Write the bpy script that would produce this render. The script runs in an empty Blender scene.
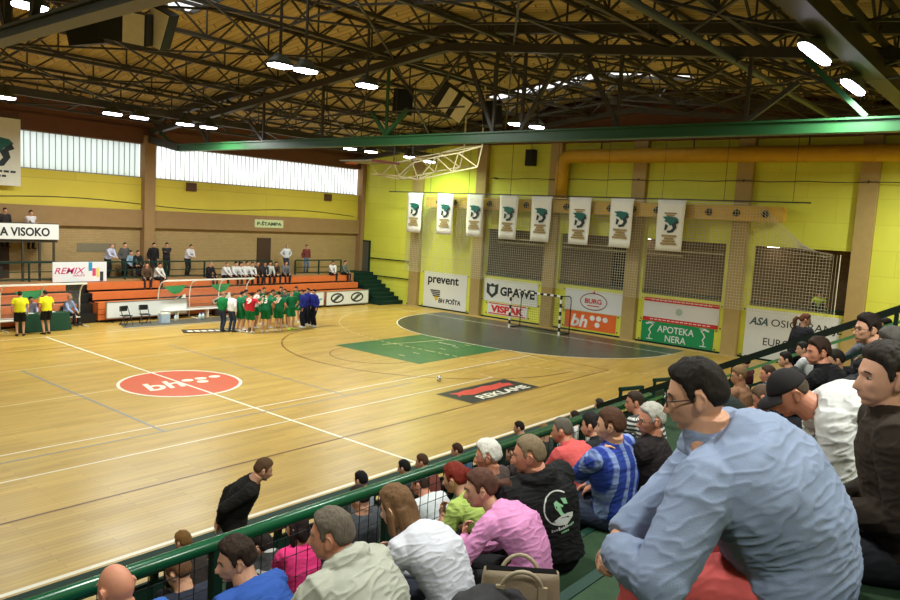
import bpy, bmesh, math, random
from mathutils import Vector as V, Matrix, Quaternion, noise
from mathutils.bvhtree import BVHTree
random.seed(7)
S = bpy.context.scene
COL = S.collection
R = math.radians
PI = math.pi

# ------------------------------------------------------------------ camera
CAM = V((-12.333, -20.844, 5.559)); YAW, PIT, ROL, FPX = 0.687690, -0.108409, 0.056049, 741.06
_f = V((math.cos(YAW)*math.cos(PIT), math.sin(YAW)*math.cos(PIT), math.sin(PIT)))
_r0 = _f.cross(V((0, 0, 1))).normalized(); _u0 = _r0.cross(_f)
_r = _r0*math.cos(ROL) + _u0*math.sin(ROL); _u = -_r0*math.sin(ROL) + _u0*math.cos(ROL)
cam = bpy.data.cameras.new('camera'); cam.sensor_width = 36; cam.lens = FPX/900*36; cam.clip_start = .05; cam.clip_end = 300
camo = bpy.data.objects.new('camera', cam); COL.objects.link(camo)
m = Matrix((_r, _u, -_f)).transposed().to_4x4(); m.translation = CAM; camo.matrix_world = m
S.camera = camo

def at(px, py, ax, val):
    """the world point that stands at a pixel of the photograph, on the plane axis = val"""
    d = _f + _r*((px-450)/FPX) - _u*((py-300)/FPX)
    return CAM + d*((val-CAM[ax])/d[ax])

# ------------------------------------------------------------------ materials
def lin(c):
    return tuple(((x/255)/12.92 if x/255 <= .04045 else ((x/255+.055)/1.055)**2.4) for x in c)
MATS = {}
def mat(name, rgb, rough=.6, var=.12, scale=6., bump=0., bscale=60., metal=0., spec=.4, stretch=(1, 1, 1)):
    key = (name, tuple(rgb), rough, var, scale, bump, bscale, metal)
    if key in MATS: return MATS[key]
    M = bpy.data.materials.new(name); M.use_nodes = True
    nt = M.node_tree; N = nt.nodes; L = nt.links
    b = N['Principled BSDF']; b.inputs['Roughness'].default_value = rough; b.inputs['Metallic'].default_value = metal
    b.inputs['Specular IOR Level'].default_value = spec
    c = lin(rgb)
    tc = N.new('ShaderNodeTexCoord'); mp = N.new('ShaderNodeMapping'); mp.inputs['Scale'].default_value = stretch
    L.new(tc.outputs['Object'], mp.inputs['Vector'])
    no = N.new('ShaderNodeTexNoise'); no.inputs['Scale'].default_value = scale; no.inputs['Detail'].default_value = 4
    L.new(mp.outputs['Vector'], no.inputs['Vector'])
    mx = N.new('ShaderNodeMix'); mx.data_type = 'RGBA'
    mx.inputs[6].default_value = (*[x*(1-var) for x in c], 1); mx.inputs[7].default_value = (*[min(1, x*(1+var)) for x in c], 1)
    L.new(no.outputs['Fac'], mx.inputs[0]); L.new(mx.outputs[2], b.inputs['Base Color'])
    if bump:
        n2 = N.new('ShaderNodeTexNoise'); n2.inputs['Scale'].default_value = bscale; n2.inputs['Detail'].default_value = 3
        L.new(mp.outputs['Vector'], n2.inputs['Vector'])
        bp = N.new('ShaderNodeBump'); bp.inputs['Strength'].default_value = bump; bp.inputs['Distance'].default_value = .01
        L.new(n2.outputs['Fac'], bp.inputs['Height']); L.new(bp.outputs['Normal'], b.inputs['Normal'])
    MATS[key] = M
    return M
def emat(name, rgb, strength):
    M = bpy.data.materials.new(name); M.use_nodes = True
    b = M.node_tree.nodes['Principled BSDF']; b.inputs['Base Color'].default_value = (.9, .9, .9, 1)
    b.inputs['Emission Color'].default_value = (*lin(rgb), 1); b.inputs['Emission Strength'].default_value = strength
    return M
def pane_mat(name, rgb, seam=0.):
    """milky profiled glass: lets diffuse daylight through"""
    M = bpy.data.materials.new(name); M.use_nodes = True
    nt = M.node_tree; N = nt.nodes; L = nt.links; N.clear()
    o = N.new('ShaderNodeOutputMaterial'); t = N.new('ShaderNodeBsdfTranslucent'); d = N.new('ShaderNodeBsdfDiffuse')
    a = N.new('ShaderNodeMixShader'); a.inputs[0].default_value = .15
    tc = N.new('ShaderNodeTexCoord'); mp = N.new('ShaderNodeMapping'); mp.inputs['Scale'].default_value = (2.2, 2.2, .12)
    no = N.new('ShaderNodeTexNoise'); no.inputs['Scale'].default_value = 1.5; no.inputs['Detail'].default_value = 3
    cr = N.new('ShaderNodeMix'); cr.data_type = 'RGBA'; c = lin(rgb)
    cr.inputs[6].default_value = (*[x*.75 for x in c], 1); cr.inputs[7].default_value = (*[min(1, x*1.15) for x in c], 1)
    L.new(tc.outputs['Object'], mp.inputs['Vector']); L.new(mp.outputs['Vector'], no.inputs['Vector'])
    L.new(no.outputs['Fac'], cr.inputs[0]); L.new(cr.outputs[2], t.inputs['Color']); L.new(cr.outputs[2], d.inputs['Color'])
    L.new(t.outputs[0], a.inputs[1]); L.new(d.outputs[0], a.inputs[2]); L.new(a.outputs[0], o.inputs['Surface'])
    return M
def brick_mat(name, rgb, rgb2, mortar, sc=1., bw=.25, bh=.075, axis='X', rough=.85, msize=.012, bump=.3):
    M = bpy.data.materials.new(name); M.use_nodes = True
    nt = M.node_tree; N = nt.nodes; L = nt.links; b = N['Principled BSDF']; b.inputs['Roughness'].default_value = rough
    tc = N.new('ShaderNodeTexCoord'); sx = N.new('ShaderNodeSeparateXYZ'); cx = N.new('ShaderNodeCombineXYZ')
    L.new(tc.outputs['Object'], sx.inputs[0])
    if axis == 'R':
        L.new(sx.outputs['Y'], cx.inputs['X']); L.new(sx.outputs['X'], cx.inputs['Y'])
    elif axis == 'F':
        L.new(sx.outputs['X'], cx.inputs['X']); L.new(sx.outputs['Y'], cx.inputs['Y'])
    else:
        L.new(sx.outputs[axis], cx.inputs['X']); L.new(sx.outputs['Z'], cx.inputs['Y'])
    br = N.new('ShaderNodeTexBrick'); br.inputs['Scale'].default_value = sc
    br.inputs['Brick Width'].default_value = bw; br.inputs['Row Height'].default_value = bh; br.inputs['Mortar Size'].default_value = msize
    br.inputs['Color1'].default_value = (*lin(rgb), 1); br.inputs['Color2'].default_value = (*lin(rgb2), 1); br.inputs['Mortar'].default_value = (*lin(mortar), 1)
    L.new(cx.outputs[0], br.inputs['Vector'])
    no = N.new('ShaderNodeTexNoise'); no.inputs['Scale'].default_value = .7; no.inputs['Detail'].default_value = 5
    L.new(tc.outputs['Object'], no.inputs['Vector'])
    mx = N.new('ShaderNodeMix'); mx.data_type = 'RGBA'; mx.blend_type = 'MULTIPLY'; mx.inputs[0].default_value = .18
    L.new(br.outputs['Color'], mx.inputs[6]); L.new(no.outputs['Fac'], mx.inputs[7]); L.new(mx.outputs[2], b.inputs['Base Color'])
    bp = N.new('ShaderNodeBump'); bp.inputs['Strength'].default_value = bump; bp.inputs['Distance'].default_value = .01; bp.invert = True
    L.new(br.outputs['Fac'], bp.inputs['Height']); L.new(bp.outputs['Normal'], b.inputs['Normal'])
    return M

# ------------------------------------------------------------------ mesh helpers
class MB:
    def __init__(s): s.v = []; s.f = []
    def add(s, vs, fs):
        o = len(s.v); s.v += [tuple(p) for p in vs]; s.f += [tuple(i+o for i in f) for f in fs]; return s
    def box(s, a, b):
        x0, y0, z0 = a; x1, y1, z1 = b
        return s.add([(x0,y0,z0),(x1,y0,z0),(x1,y1,z0),(x0,y1,z0),(x0,y0,z1),(x1,y0,z1),(x1,y1,z1),(x0,y1,z1)],
                     [(3,2,1,0),(4,5,6,7),(0,1,5,4),(1,2,6,5),(2,3,7,6),(3,0,4,7)])
    def bar(s, a, b, w, h=None):
        """square bar between two points (w across, h along the upright side)"""
        a = V(a); b = V(b); h = h or w; d = (b-a).normalized()
        up = V((0,0,1)) if abs(d.z) < .95 else V((1,0,0))
        x = d.cross(up).normalized(); y = x.cross(d)
        vs = [p + x*(w/2*i) + y*(h/2*j) for p in (a, b) for i, j in ((-1,-1),(1,-1),(1,1),(-1,1))]
        return s.add(vs, [(3,2,1,0),(4,5,6,7),(0,1,5,4),(1,2,6,5),(2,3,7,6),(3,0,4,7)])
    def tube(s, pts, rad, n=10, caps=True, flat=None):
        pts = [V(p) for p in pts]; k = len(pts)
        rad = [rad]*k if not hasattr(rad, '__len__') else list(rad)
        t0 = (pts[1]-pts[0]).normalized()
        x = t0.cross(V((0,0,1)) if abs(t0.z) < .9 else V((1,0,0))).normalized()
        vs = []; fs = []
        for i, p in enumerate(pts):
            t = ((pts[min(i+1,k-1)]-pts[max(i-1,0)])).normalized()
            x = (x - t*x.dot(t)).normalized(); y = t.cross(x)
            for j in range(n):
                a = 2*PI*j/n; vs.append(p + x*(rad[i]*math.cos(a)) + y*(rad[i]*math.sin(a)))
        for i in range(k-1):
            for j in range(n):
                fs.append((i*n+j, i*n+(j+1)%n, (i+1)*n+(j+1)%n, (i+1)*n+j))
        if caps: fs += [tuple(range(n-1,-1,-1)), tuple((k-1)*n+j for j in range(n))]
        return s.add(vs, fs)
    def rings(s, rings, n=16, p=2.3):
        """rings: (centre, side vector, forward vector) super-ellipses"""
        vs = []; fs = []
        for c, sx, sy in rings:
            c = V(c)
            for j in range(n):
                a = 2*PI*j/n; ca, sa = math.cos(a), math.sin(a)
                vs.append(c + V(sx)*math.copysign(abs(ca)**(2/p), ca) + V(sy)*math.copysign(abs(sa)**(2/p), sa))
        k = len(rings)
        for i in range(k-1):
            for j in range(n): fs.append((i*n+j, i*n+(j+1)%n, (i+1)*n+(j+1)%n, (i+1)*n+j))
        fs += [tuple(range(n-1,-1,-1)), tuple((k-1)*n+j for j in range(n))]
        return s.add(vs, fs)
    def ball(s, c, r, n=12, mtx=None):
        c = V(c); r = (r,r,r) if not hasattr(r,'__len__') else r
        vs = []; fs = []; h = max(4, n*2//3)
        for i in range(h+1):
            th = PI*i/h
            for j in range(n):
                ph = 2*PI*j/n
                q = V((r[0]*math.sin(th)*math.cos(ph), r[1]*math.sin(th)*math.sin(ph), r[2]*math.cos(th)))
                vs.append(c + (mtx @ q if mtx else q))
        for i in range(h):
            for j in range(n): fs.append((i*n+j, (i+1)*n+j, (i+1)*n+(j+1)%n, i*n+(j+1)%n))
        return s.add(vs, fs)
    def prism(s, poly, z0, z1):
        n = len(poly)
        vs = [(x,y,z0) for x,y in poly] + [(x,y,z1) for x,y in poly]
        return s.add(vs, [tuple(range(n-1,-1,-1)), tuple(range(n,2*n))] + [(i,(i+1)%n,n+(i+1)%n,n+i) for i in range(n)])
    def xf(s, mtx):
        s.v = [tuple(mtx @ V(p)) for p in s.v]; return s
    def mesh(s, name):
        me = bpy.data.meshes.new(name); me.from_pydata(s.v, [], s.f)
        bm = bmesh.new(); bm.from_mesh(me); bmesh.ops.recalc_face_normals(bm, faces=bm.faces); bm.to_mesh(me); bm.free()
        return me
    def build(s, name, material, parent=None, smooth=False, bevel=0., loc=None):
        me = s.mesh(name); me.materials.append(material)
        o = bpy.data.objects.new(name, me); COL.objects.link(o)
        if parent is not None: o.parent = parent
        if loc is not None: o.location = loc
        if smooth:
            for p in me.polygons: p.use_smooth = True
        if bevel:
            b = o.modifiers.new('bevel', 'BEVEL'); b.width = bevel; b.segments = 2; b.limit_method = 'ANGLE'
        return o
def tag(o, label=None, cat=None, group=None, kind=None):
    if label: o['label'] = label
    if cat: o['category'] = cat
    if group: o['group'] = group
    if kind: o['kind'] = kind
    return o
def empty(name, loc=(0,0,0), rz=0., label=None, cat=None, group=None):
    o = bpy.data.objects.new(name, None); COL.objects.link(o); o.location = loc; o.rotation_euler = (0,0,rz)
    o.empty_display_size = .1
    return tag(o, label, cat, group)
def children(o): return [c for c in list(COL.objects) if c.parent == o]
def copy_tree(o, parent=None, kids=None):
    c = o.copy(); COL.objects.link(c)
    if parent is not None: c.parent = parent
    for ch in children(o): copy_tree(ch, c)
    return c
def struct(o): o['kind'] = 'structure'; return o

ENDM = Matrix(((0,0,-1),(-1,0,0),(0,1,0)))     # writing on a wall that faces -X
FARM = Matrix(((1,0,0),(0,0,-1),(0,1,0)))      # writing on a wall that faces -Y
FLRM = Matrix(((1,0,0),(0,1,0),(0,0,1)))       # writing on the floor
def text(s, width, height, loc, M3, material, parent, shear=0., bold=0., name='lettering', depth=.004):
    """letters fitted into width x height, centred on loc; becomes one mesh"""
    cu = bpy.data.curves.new(name, 'FONT'); cu.body = s; cu.align_x = 'CENTER'; cu.align_y = 'CENTER'; cu.shear = shear; cu.offset = bold
    cu.extrude = .02; cu.resolution_u = 4
    o = bpy.data.objects.new(name, cu); TMP.collection.objects.link(o)
    TMP.view_layers[0].update(); dg = TMP.view_layers[0].depsgraph
    me = bpy.data.meshes.new_from_object(o.evaluated_get(dg)); bpy.data.objects.remove(o)
    xs = [v.co.x for v in me.vertices]; ys = [v.co.y for v in me.vertices]
    cx, cy = (min(xs)+max(xs))/2, (min(ys)+max(ys))/2; kx = width/(max(xs)-min(xs)); ky = height/(max(ys)-min(ys))
    for v in me.vertices: v.co = M3 @ V(((v.co.x-cx)*kx, (v.co.y-cy)*ky, v.co.z*depth/.02))
    me.materials.clear(); me.materials.append(material)
    r = bpy.data.objects.new(name, me); COL.objects.link(r); r.location = loc; r.parent = parent
    return r
def shape(poly, loc, M3, material, parent, name, depth=.004):
    """a flat printed shape given by its outline"""
    mb = MB().prism(poly, 0, depth); mb.v = [tuple(M3 @ V(p)) for p in mb.v]
    o = mb.build(name, material, parent); o.location = loc
    return o
def ell(rx, ry, n=28, cx=0, cy=0, a0=0, a1=360):
    return [(cx+rx*math.cos(R(a0+(a1-a0)*i/n)), cy+ry*math.sin(R(a0+(a1-a0)*i/n))) for i in range(n)]
TMP = bpy.data.scenes.new('workbench')

def remesh(mb, voxel, name, smooth_it=2):
    me = mb.mesh(name)
    o = bpy.data.objects.new(name, me); TMP.collection.objects.link(o)
    md = o.modifiers.new('r', 'REMESH'); md.mode = 'VOXEL'; md.voxel_size = voxel; md.use_smooth_shade = True
    if smooth_it:
        sm = o.modifiers.new('s', 'SMOOTH'); sm.iterations = smooth_it; sm.factor = .5
    TMP.view_layers[0].update(); dg = TMP.view_layers[0].depsgraph
    r = bpy.data.meshes.new_from_object(o.evaluated_get(dg)); r.name = name
    bpy.data.objects.remove(o); bpy.data.meshes.remove(me)
    return r
LAMP_W = 270; SKY_S = 2.6; EXPO = -0.12
# ------------------------------------------------------------------ people
SKIN = dict(light=(202,150,122), tan=(184,132,102), ruddy=(196,132,106), pale=(218,172,146))
def ss(a, b, x):
    t = max(0., min(1., (x-a)/(b-a))); return t*t*(3-2*t)
def head_pt(d):
    """surface of a head for a unit direction (x forward, y left, z up), metres about the head's middle"""
    x, y, z = d
    p = V((x*.098, y*.076, z*.118))
    t = max(0., -z)
    p.y *= 1 - .26*t**1.5
    if x < 0: p.x *= 1 - .40*t**1.2
    else:
        p.x *= .95 + .03*ss(.3, .9, z)
        if z < 0:                                                                        # fuller lower face
            fr = ss(0., .8, x/max(1e-4, math.hypot(x, y))); p.x *= 1+fr*(min(1.75, (1-t**3.2+1e-6)**.3125/max(.05, math.sqrt(max(0,1-t*t))))-1)
        p.x += .016*math.exp(-((z+.90)/.13)**2)*math.exp(-(y/.26)**2)                    # chin
        p.x += .007*math.exp(-((z+.58)/.16)**2)*ss(.45, .85, x)*math.exp(-(y/.45)**2)    # mouth region
        p.y += math.copysign(.006*math.exp(-((z+.62)/.18)**2)*ss(.05,.4,x)*ss(.2,.5,abs(y)), y)  # corner of the jaw
    if x > .2:
        nz = ss(.16, -.30, z)*ss(-.47, -.38, z)
        p.x += .031*nz*math.exp(-(y/(.10+.07*ss(-.1,-.35,z)))**2)                        # nose
        p.x += .008*math.exp(-((z-.19)/.08)**2)*math.exp(-(y/.5)**2)                     # brow
        for s in (-1, 1):
            p.x -= .013*math.exp(-((z-.02)/.11)**2)*math.exp(-((y-s*.36)/.17)**2)        # eye sockets
            p.y += s*.005*math.exp(-((z+.20)/.2)**2)*math.exp(-((y-s*.6)/.3)**2)         # cheek bones
            p.x -= .006*math.exp(-((z+.50)/.14)**2)*math.exp(-((y-s*.52)/.16)**2)        # hollow of the cheek
        p.x += .007*math.exp(-((z+.535)/.035)**2)*math.exp(-(y/.24)**2)                  # upper lip
        p.x += .007*math.exp(-((z+.635)/.035)**2)*math.exp(-(y/.22)**2)                  # lower lip
        p.x -= .006*math.exp(-((z+.585)/.018)**2)*math.exp(-(y/.26)**2)
        p.x -= .009*math.exp(-((z+.74)/.045)**2)*math.exp(-(y/.34)**2)
    return p
def head_grid(nu, nv, fn):
    vs = []; fs = []
    for i in range(nv+1):
        th = PI*i/nv
        for j in range(nu):
            ph = 2*PI*j/nu
            vs.append(fn(V((math.sin(th)*math.cos(ph), math.sin(th)*math.sin(ph), math.cos(th)))))
    for i in range(nv):
        for j in range(nu): fs.append((i*nu+j, (i+1)*nu+j, (i+1)*nu+(j+1)%nu, i*nu+(j+1)%nu))
    return vs, fs
def hair_edge(az):
    a = abs(math.degrees(az))
    pts = [(0,.56),(35,.52),(56,.42),(68,.20),(76,-.06),(82,-.04),(86,.20),(100,.22),(108,-.10),(124,-.40),(180,-.47)]
    for (a0, z0), (a1, z1) in zip(pts, pts[1:]):
        if a <= a1: return z0 + (z1-z0)*(a-a0)/(a1-a0)
    return -.47
def hair_shell(style, th, nu, nv, seed):
    def fn(d):
        p = head_pt(d); az = math.atan2(d.y, d.x); e = hair_edge(az)
        a = abs(math.degrees(az))
        if style == 'recede': e += .22*ss(75, 20, a)
        if style == 'fringe': e -= .32*ss(45, 0, a)
        k = ss(e-.05, e+(.20 if a < 70 else .10 if a < 84 else .26), d.z)
        if style == 'bald': k *= ss(.42, .2, d.z)*ss(70, 95, a); 
        t = th*(1 + .22*noise.noise(d*3.2+V((seed,0,0))) + .16*noise.noise(V((d.x*7,d.y*16,d.z*7))+V((0,seed,0))))
        if style != 'bald': t *= (.30+.70*ss(-.5,.12,d.z))*(.8+.45*ss(.1, .9, d.z))
        q = d.normalized()
        return p + V((q.x, q.y, q.z))*(t*k - .012*(1-k))
    return head_grid(nu, nv, fn)
def cap_shell(nu, nv):
    def fn(d):
        p = head_pt(d); k = ss(.18, .30, d.z)
        return p + d*(.013*k - .012*(1-k))
    vs, fs = head_grid(nu, nv, fn)
    mb = MB().add(vs, fs); pv = []; n = 14                           # peak
    for r, dz in ((.078,.040),(.175,.006)):
        for i in range(n+1):
            a = R(-56+112*i/n); rr = r if r < .1 else .1+.075*math.cos(a*1.25)
            pv.append((rr*math.cos(a)+.004, rr*math.sin(a)*.86, dz))
    lo = [(x,y,z-.006) for x,y,z in pv]; m_ = n+1
    f = [(i,i+1,m_+i+1,m_+i) for i in range(n)]+[(2*m_+i+1,2*m_+i,3*m_+i,3*m_+i+1) for i in range(n)]
    f += [(m_+i,m_+i+1,3*m_+i+1,3*m_+i) for i in range(n)]+[(i+1,i,2*m_+i,2*m_+i+1) for i in range(n)]
    f += [(0,m_,3*m_,2*m_),(n,2*m_+n,3*m_+n,m_+n)]
    return mb.add(pv+lo, f)
def ik(a, t, l1, l2, pole):
    d = t-a; L = d.length; L2 = min(L, (l1+l2)*.995); dn = d.normalized()
    x = (l1*l1-l2*l2+L2*L2)/(2*L2); h = math.sqrt(max(1e-6, l1*l1-x*x))
    pl = V(pole); pl = (pl-dn*pl.dot(dn)).normalized()
    return a+dn*x+pl*h, a+dn*L2
def add_hand(mb, w, d, n, side, curl, sc=1., nseg=8, inflate=0.):
    """palm, four fingers of unequal length and a thumb; d along the hand, n out of the palm, side = +1 left"""
    d = d.normalized(); n = (n-d*n.dot(d)).normalized(); s = d.cross(n)*side       # s towards the little finger
    rs = []
    for t, hw, hd in ((-.02,.026,.021),(.02,.034,.017),(.055,.041,.015),(.088,.041,.012)):
        rs.append((w+d*t*sc, s*hw*sc, n*hd*sc))
    mb.rings(rs, max(8, nseg), 2.6)
    for k, (off, ln) in enumerate(((-.0315,.070),(-.0105,.079),(.0105,.074),(.0315,.058))):
        p = w+d*.082*sc+s*off*sc; dd = d+s*off*1.6; pts = [p-d*.02*sc]; rr = [.0095*sc]; a = 0.
        pts.append(p); rr.append(.0095*sc)
        for j, fr in enumerate((.45,.32,.23)):
            a += R(curl*(.7+.12*k)*(1 if j < 2 else .7))
            q = dd.normalized()*math.cos(a)+n*math.sin(a)
            pts.append(pts[-1]+q*ln*fr*sc); rr.append((.0088-.0008*j)*sc)
        mb.tube(pts, rr, max(5, nseg-2))
    p = w+d*.022*sc-s*.028*sc; q = (d*.75-s*.75+n*.35).normalized(); q2 = (d*.9-s*.25+n*(.2+curl/90)).normalized()
    mb.tube([p-q*.015*sc, p+q*.035*sc, p+q*.035*sc+q2*.03*sc, p+q*.035*sc+q2*.055*sc], [.013*sc,.0115*sc,.0105*sc,.0085*sc], max(5, nseg-2))

def figure(pose, fem=False, build=1., tall=1.):
    """joints of a posed figure; x forward, y left, origin on the seat under the hips (sitting) or on the ground (standing)"""
    k = tall; P = dict(pose); J = {}
    sit = P.get('sit', False); f = .93 if fem else 1.
    hip = V((0,0,.105)) if sit else V((P.get('hx',0), 0, P.get('hipz',.93)*k))
    l1, l2, l3, ln = [R(a) for a in P.get('lean', (0,3,6,10))]
    rl = R(P.get('roll', 0))
    dr = lambda a: V((math.sin(a), -math.sin(rl), math.cos(a)*math.cos(rl))).normalized()
    tw = R(P.get('twist', 0)); lat0 = V((0,1,0)); lat = V((-math.sin(tw), math.cos(tw), math.tan(rl)*.6)).normalized()
    H = hip; W = H+dr(l1)*.15*k; C = W+dr(l2)*.18*k; Sx = C+dr(l3)*.165*k; N = Sx+dr(l3*.75+ln*.25)*.06*k
    dn = dr(ln)
    hd = N+dn*.088*k
    J.update(H=H, W=W, C=C, S=Sx, N=N, d=(dr(l1),dr(l2),dr(l3),dn), lat=lat, k=k, fem=fem, b=build, sit=sit)
    hp, hy, hr = [R(a) for a in P.get('head', (0,0,0))]
    J['Hm'] = Matrix.Rotation(hy+tw*.5, 3, 'Z') @ Matrix.Rotation(hp, 3, 'Y') @ Matrix.Rotation(hr, 3, 'X')
    J['head'] = hd + J['Hm'] @ V((.016, 0, .038))
    sw = (.165 if fem else .19)*k*(.6+.4*build)
    hw = .092*k*(.7+.3*build)
    J['arms'] = []; J['legs'] = []
    for i, s in ((0, 1), (1, -1)):
        h = H+V((0, s*hw, -.01)); ft = P['feet'][i]
        pole = P.get('knees', ((1,s*.25,.35),)*2)[i] if 'knees' in P else ((1, s*.2, .6) if sit else (1, s*.1, 0))
        kn, an = ik(h, V(ft)+V((0,0,.085)), .44*k, .42*k, pole)
        J['legs'].append((h, kn, an, P.get('toes', (0,0))[i], s))
    for i, s in ((0, 1), (1, -1)):
        sh = Sx+lat*s*sw-dr(l3)*.015*k + dr(l3+PI/2)*P.get('protract', .02)
        tgt = P['hands'][i]; pole = P['poles'][i] if 'poles' in P else (-.6, s*.5, -.6)
        if callable(tgt): tgt = tgt(J, s)
        e, w = ik(sh, V(tgt), .29*k*f, .255*k*f, pole)
        hdn = P.get('hdir', (None,None))[i]; hn = P.get('hnorm', (None,None))[i]
        J['arms'].append((sh, e, w, V(hdn) if hdn else (w-e), V(hn) if hn else V((0,-s*.4,-1)), s))
    return J
def torso_rings(J, g=0., lo=0, hi=8, belly=0.):
    k = J['k']; b = J['b']; fem = J['fem']; H,W,C,Sx,N = J['H'],J['W'],J['C'],J['S'],J['N']; d1,d2,d3,dn = J['d']
    lat = J['lat']; y0 = V((0,1,0))
    fw = lambda d, l: l.cross(d).normalized()
    hw = (.182,.172,.128,.142,.158) if fem else (.168,.165,.152,.166,.182)
    hd = (.112,.112,.098,.112,.126) if fem else (.112,.116,.114,.122,.128)
    sh = .128 if fem else .150
    rows = [(H-d1*.085*k, .12, .085, y0, d1, 0), (H, hw[0], hd[0], y0, d1, 0), (H.lerp(W,.5), hw[1], hd[1]+belly*.5, y0, d1, belly*.4), (W, hw[2], hd[2]+belly, (y0+lat).normalized(), d2, belly*.7),
            (W.lerp(C,.5), hw[3], hd[3]+belly*.6, lat, d2, belly*.4), (C, hw[4], hd[4], lat, (d2+d3).normalized(), 0), (C.lerp(Sx,.6), hw[4]*.99, hd[4]*.92, lat, d3, 0),
            (Sx+d3*.0, sh, .088, lat, d3, 0), (Sx+d3*.04*k, sh*.62, .066, lat, d3, 0), (N, .058, .058, lat, dn, 0)]
    out = []
    for c, a, dd, l, d, off in rows[lo:hi+1]:
        F = fw(d, l); out.append((c+F*off, l*((a*b*k)+g), F*((dd*(.5+.5*b)*k)+g)))
    return out
def body_mesh(J, n=12, hands=(20,20), nh=8, hu=36, hv=26):
    k = J['k']; mb = MB(); mb.rings(torso_rings(J, -.012, 0, 9), n+4)
    nr = .054 if J['fem'] else .066
    mb.tube([J['N']-J['d'][3]*.05, J['N']+J['d'][3]*.03, J['head']-J['Hm']@V((.028,0,.06))], [nr*1.15*k, nr*k, nr*.95*k], n)
    hs = .96 if J['fem'] else 1.
    vs, fs = head_grid(hu, hv, lambda d: J['head']+J['Hm']@(head_pt(d)*hs)); mb.add(vs, fs)
    for s in (1,-1):
        em = J['Hm'] @ Matrix.Rotation(R(-14), 3, 'Y') @ Matrix.Rotation(s*R(30), 3, 'Z')
        mb.ball(J['head']+J['Hm']@V((-.006, s*.083*hs, -.008)), (.021,.011,.035), 10, em)
        mb.tube([J['head']+J['Hm']@V((.006, s*.084, .022)), J['head']+J['Hm']@V((-.012, s*.095, .026)), J['head']+J['Hm']@V((-.026, s*.099, .008)), J['head']+J['Hm']@V((-.018, s*.092, -.022)), J['head']+J['Hm']@V((-.004, s*.083, -.036))], .0055, 6)
    q = (.6+.4*J['b'])*(.86 if J['fem'] else 1)
    for sh, e, w, hd, hn, s in J['arms']:
        mb.ball(sh-V((0,s*.008,.01)), .053*q*k, n); mb.tube([sh, sh.lerp(e,.4), e, e.lerp(w,.3), w], [.052*q*k,.049*q*k,.041*q*k,.041*q*k,.027*q*k], n)
        mb.ball(e, .042*q*k, n); add_hand(mb, w, hd, hn, s, hands[0 if s > 0 else 1], (.9 if J['fem'] else 1)*k, nh)
    for h, kn, an, toe, s in J['legs']:
        mb.tube([h, h.lerp(kn,.4), kn, kn.lerp(an,.3), an], [.090*q*k,.076*q*k,.056*k,.054*k,.036*k], n); mb.ball(h, .09*q*k, n); mb.ball(kn, .057*k, n)
        td = V((math.cos(R(toe)), math.sin(R(toe)), 0)); mb.tube([an, an+td*.06-V((0,0,.045)), an+td*.15-V((0,0,.06))], [.036,.034,.022], n)
    return mb
def top_mesh(J, g=.014, sleeve='long', n=12, hem=1, collar=None, belly=0., loose=0.):
    k = J['k']; mb = MB(); rs = torso_rings(J, g+loose*.3, hem, 8, belly)
    mb.rings(rs, n+6)
    q = (.6+.4*J['b'])*(.86 if J['fem'] else 1)
    for sh, e, w, hd, hn, s in J['arms']:
        gg = g+loose*.4
        if sleeve == 'none':
            mb.ball(sh-V((0,s*.02,0)), .055*q*k+g, n); continue
        mb.ball(sh-V((0,s*.008,.01)), .055*q*k+g, n)
        # shoulder yoke so sleeve and body flow together
        mb.tube([J['S'].lerp(sh,.35)-J['d'][2]*.02, sh, sh.lerp(e,.25)], [.070*k+g*.6, .060*q*k+g, .056*q*k+gg], n)
        mb.tube([J['C'].lerp(sh,.55)-J['d'][2]*.01, sh.lerp(e,.16)], [.072*k+g*.5, .052*q*k+gg], n)
        if sleeve == 'short': mb.tube([sh, sh.lerp(e,.35), sh.lerp(e,.62)], [.058*q*k+g, .054*q*k+gg, .054*q*k+gg+.005], n)
        else:
            t = .93 if sleeve == 'long' else .12
            mb.tube([sh, sh.lerp(e,.4), e, e.lerp(w,.35), e.lerp(w,t)], [.058*q*k+g,.050*q*k+gg,.044*q*k+gg,.041*q*k+gg*.9,.030*q*k+gg*.75], n)
            if sleeve == 'long': mb.ball(e, .044*q*k+gg, n)
    N, dn = J['N'], J['d'][3]; d3 = J['d'][2]; F = J['lat'].cross(d3).normalized()
    if collar == 'shirt':
        mb.tube([N-dn*.045, N+dn*.005, N+dn*.028-F*.006], [.098*k, .076*k, .070*k], n+4)
    elif collar == 'crew': mb.tube([N-dn*.05, N-dn*.012], [.10*k, .078*k], n+4)
    elif collar == 'hood':
        pts = []
        for i in range(9):
            a = R(70+220*i/8); pts.append(N-dn*.005+F*(.082*math.cos(a))+J['lat']*(.098*math.sin(a))+d3*(.012)-d3*.045*max(0,-math.cos(a))*.3)
        mb.tube(pts, [.024,.034,.043,.050,.053,.050,.043,.034,.024], n)
        mb.rings([(J['S']-F*.075+d3*.05, J['lat']*.088, F*.04), (J['S']-F*.098-d3*.02, J['lat']*.10, F*.045), (J['S']-F*.115-d3*.10, J['lat']*.055, F*.025)], n)
    return mb
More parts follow.
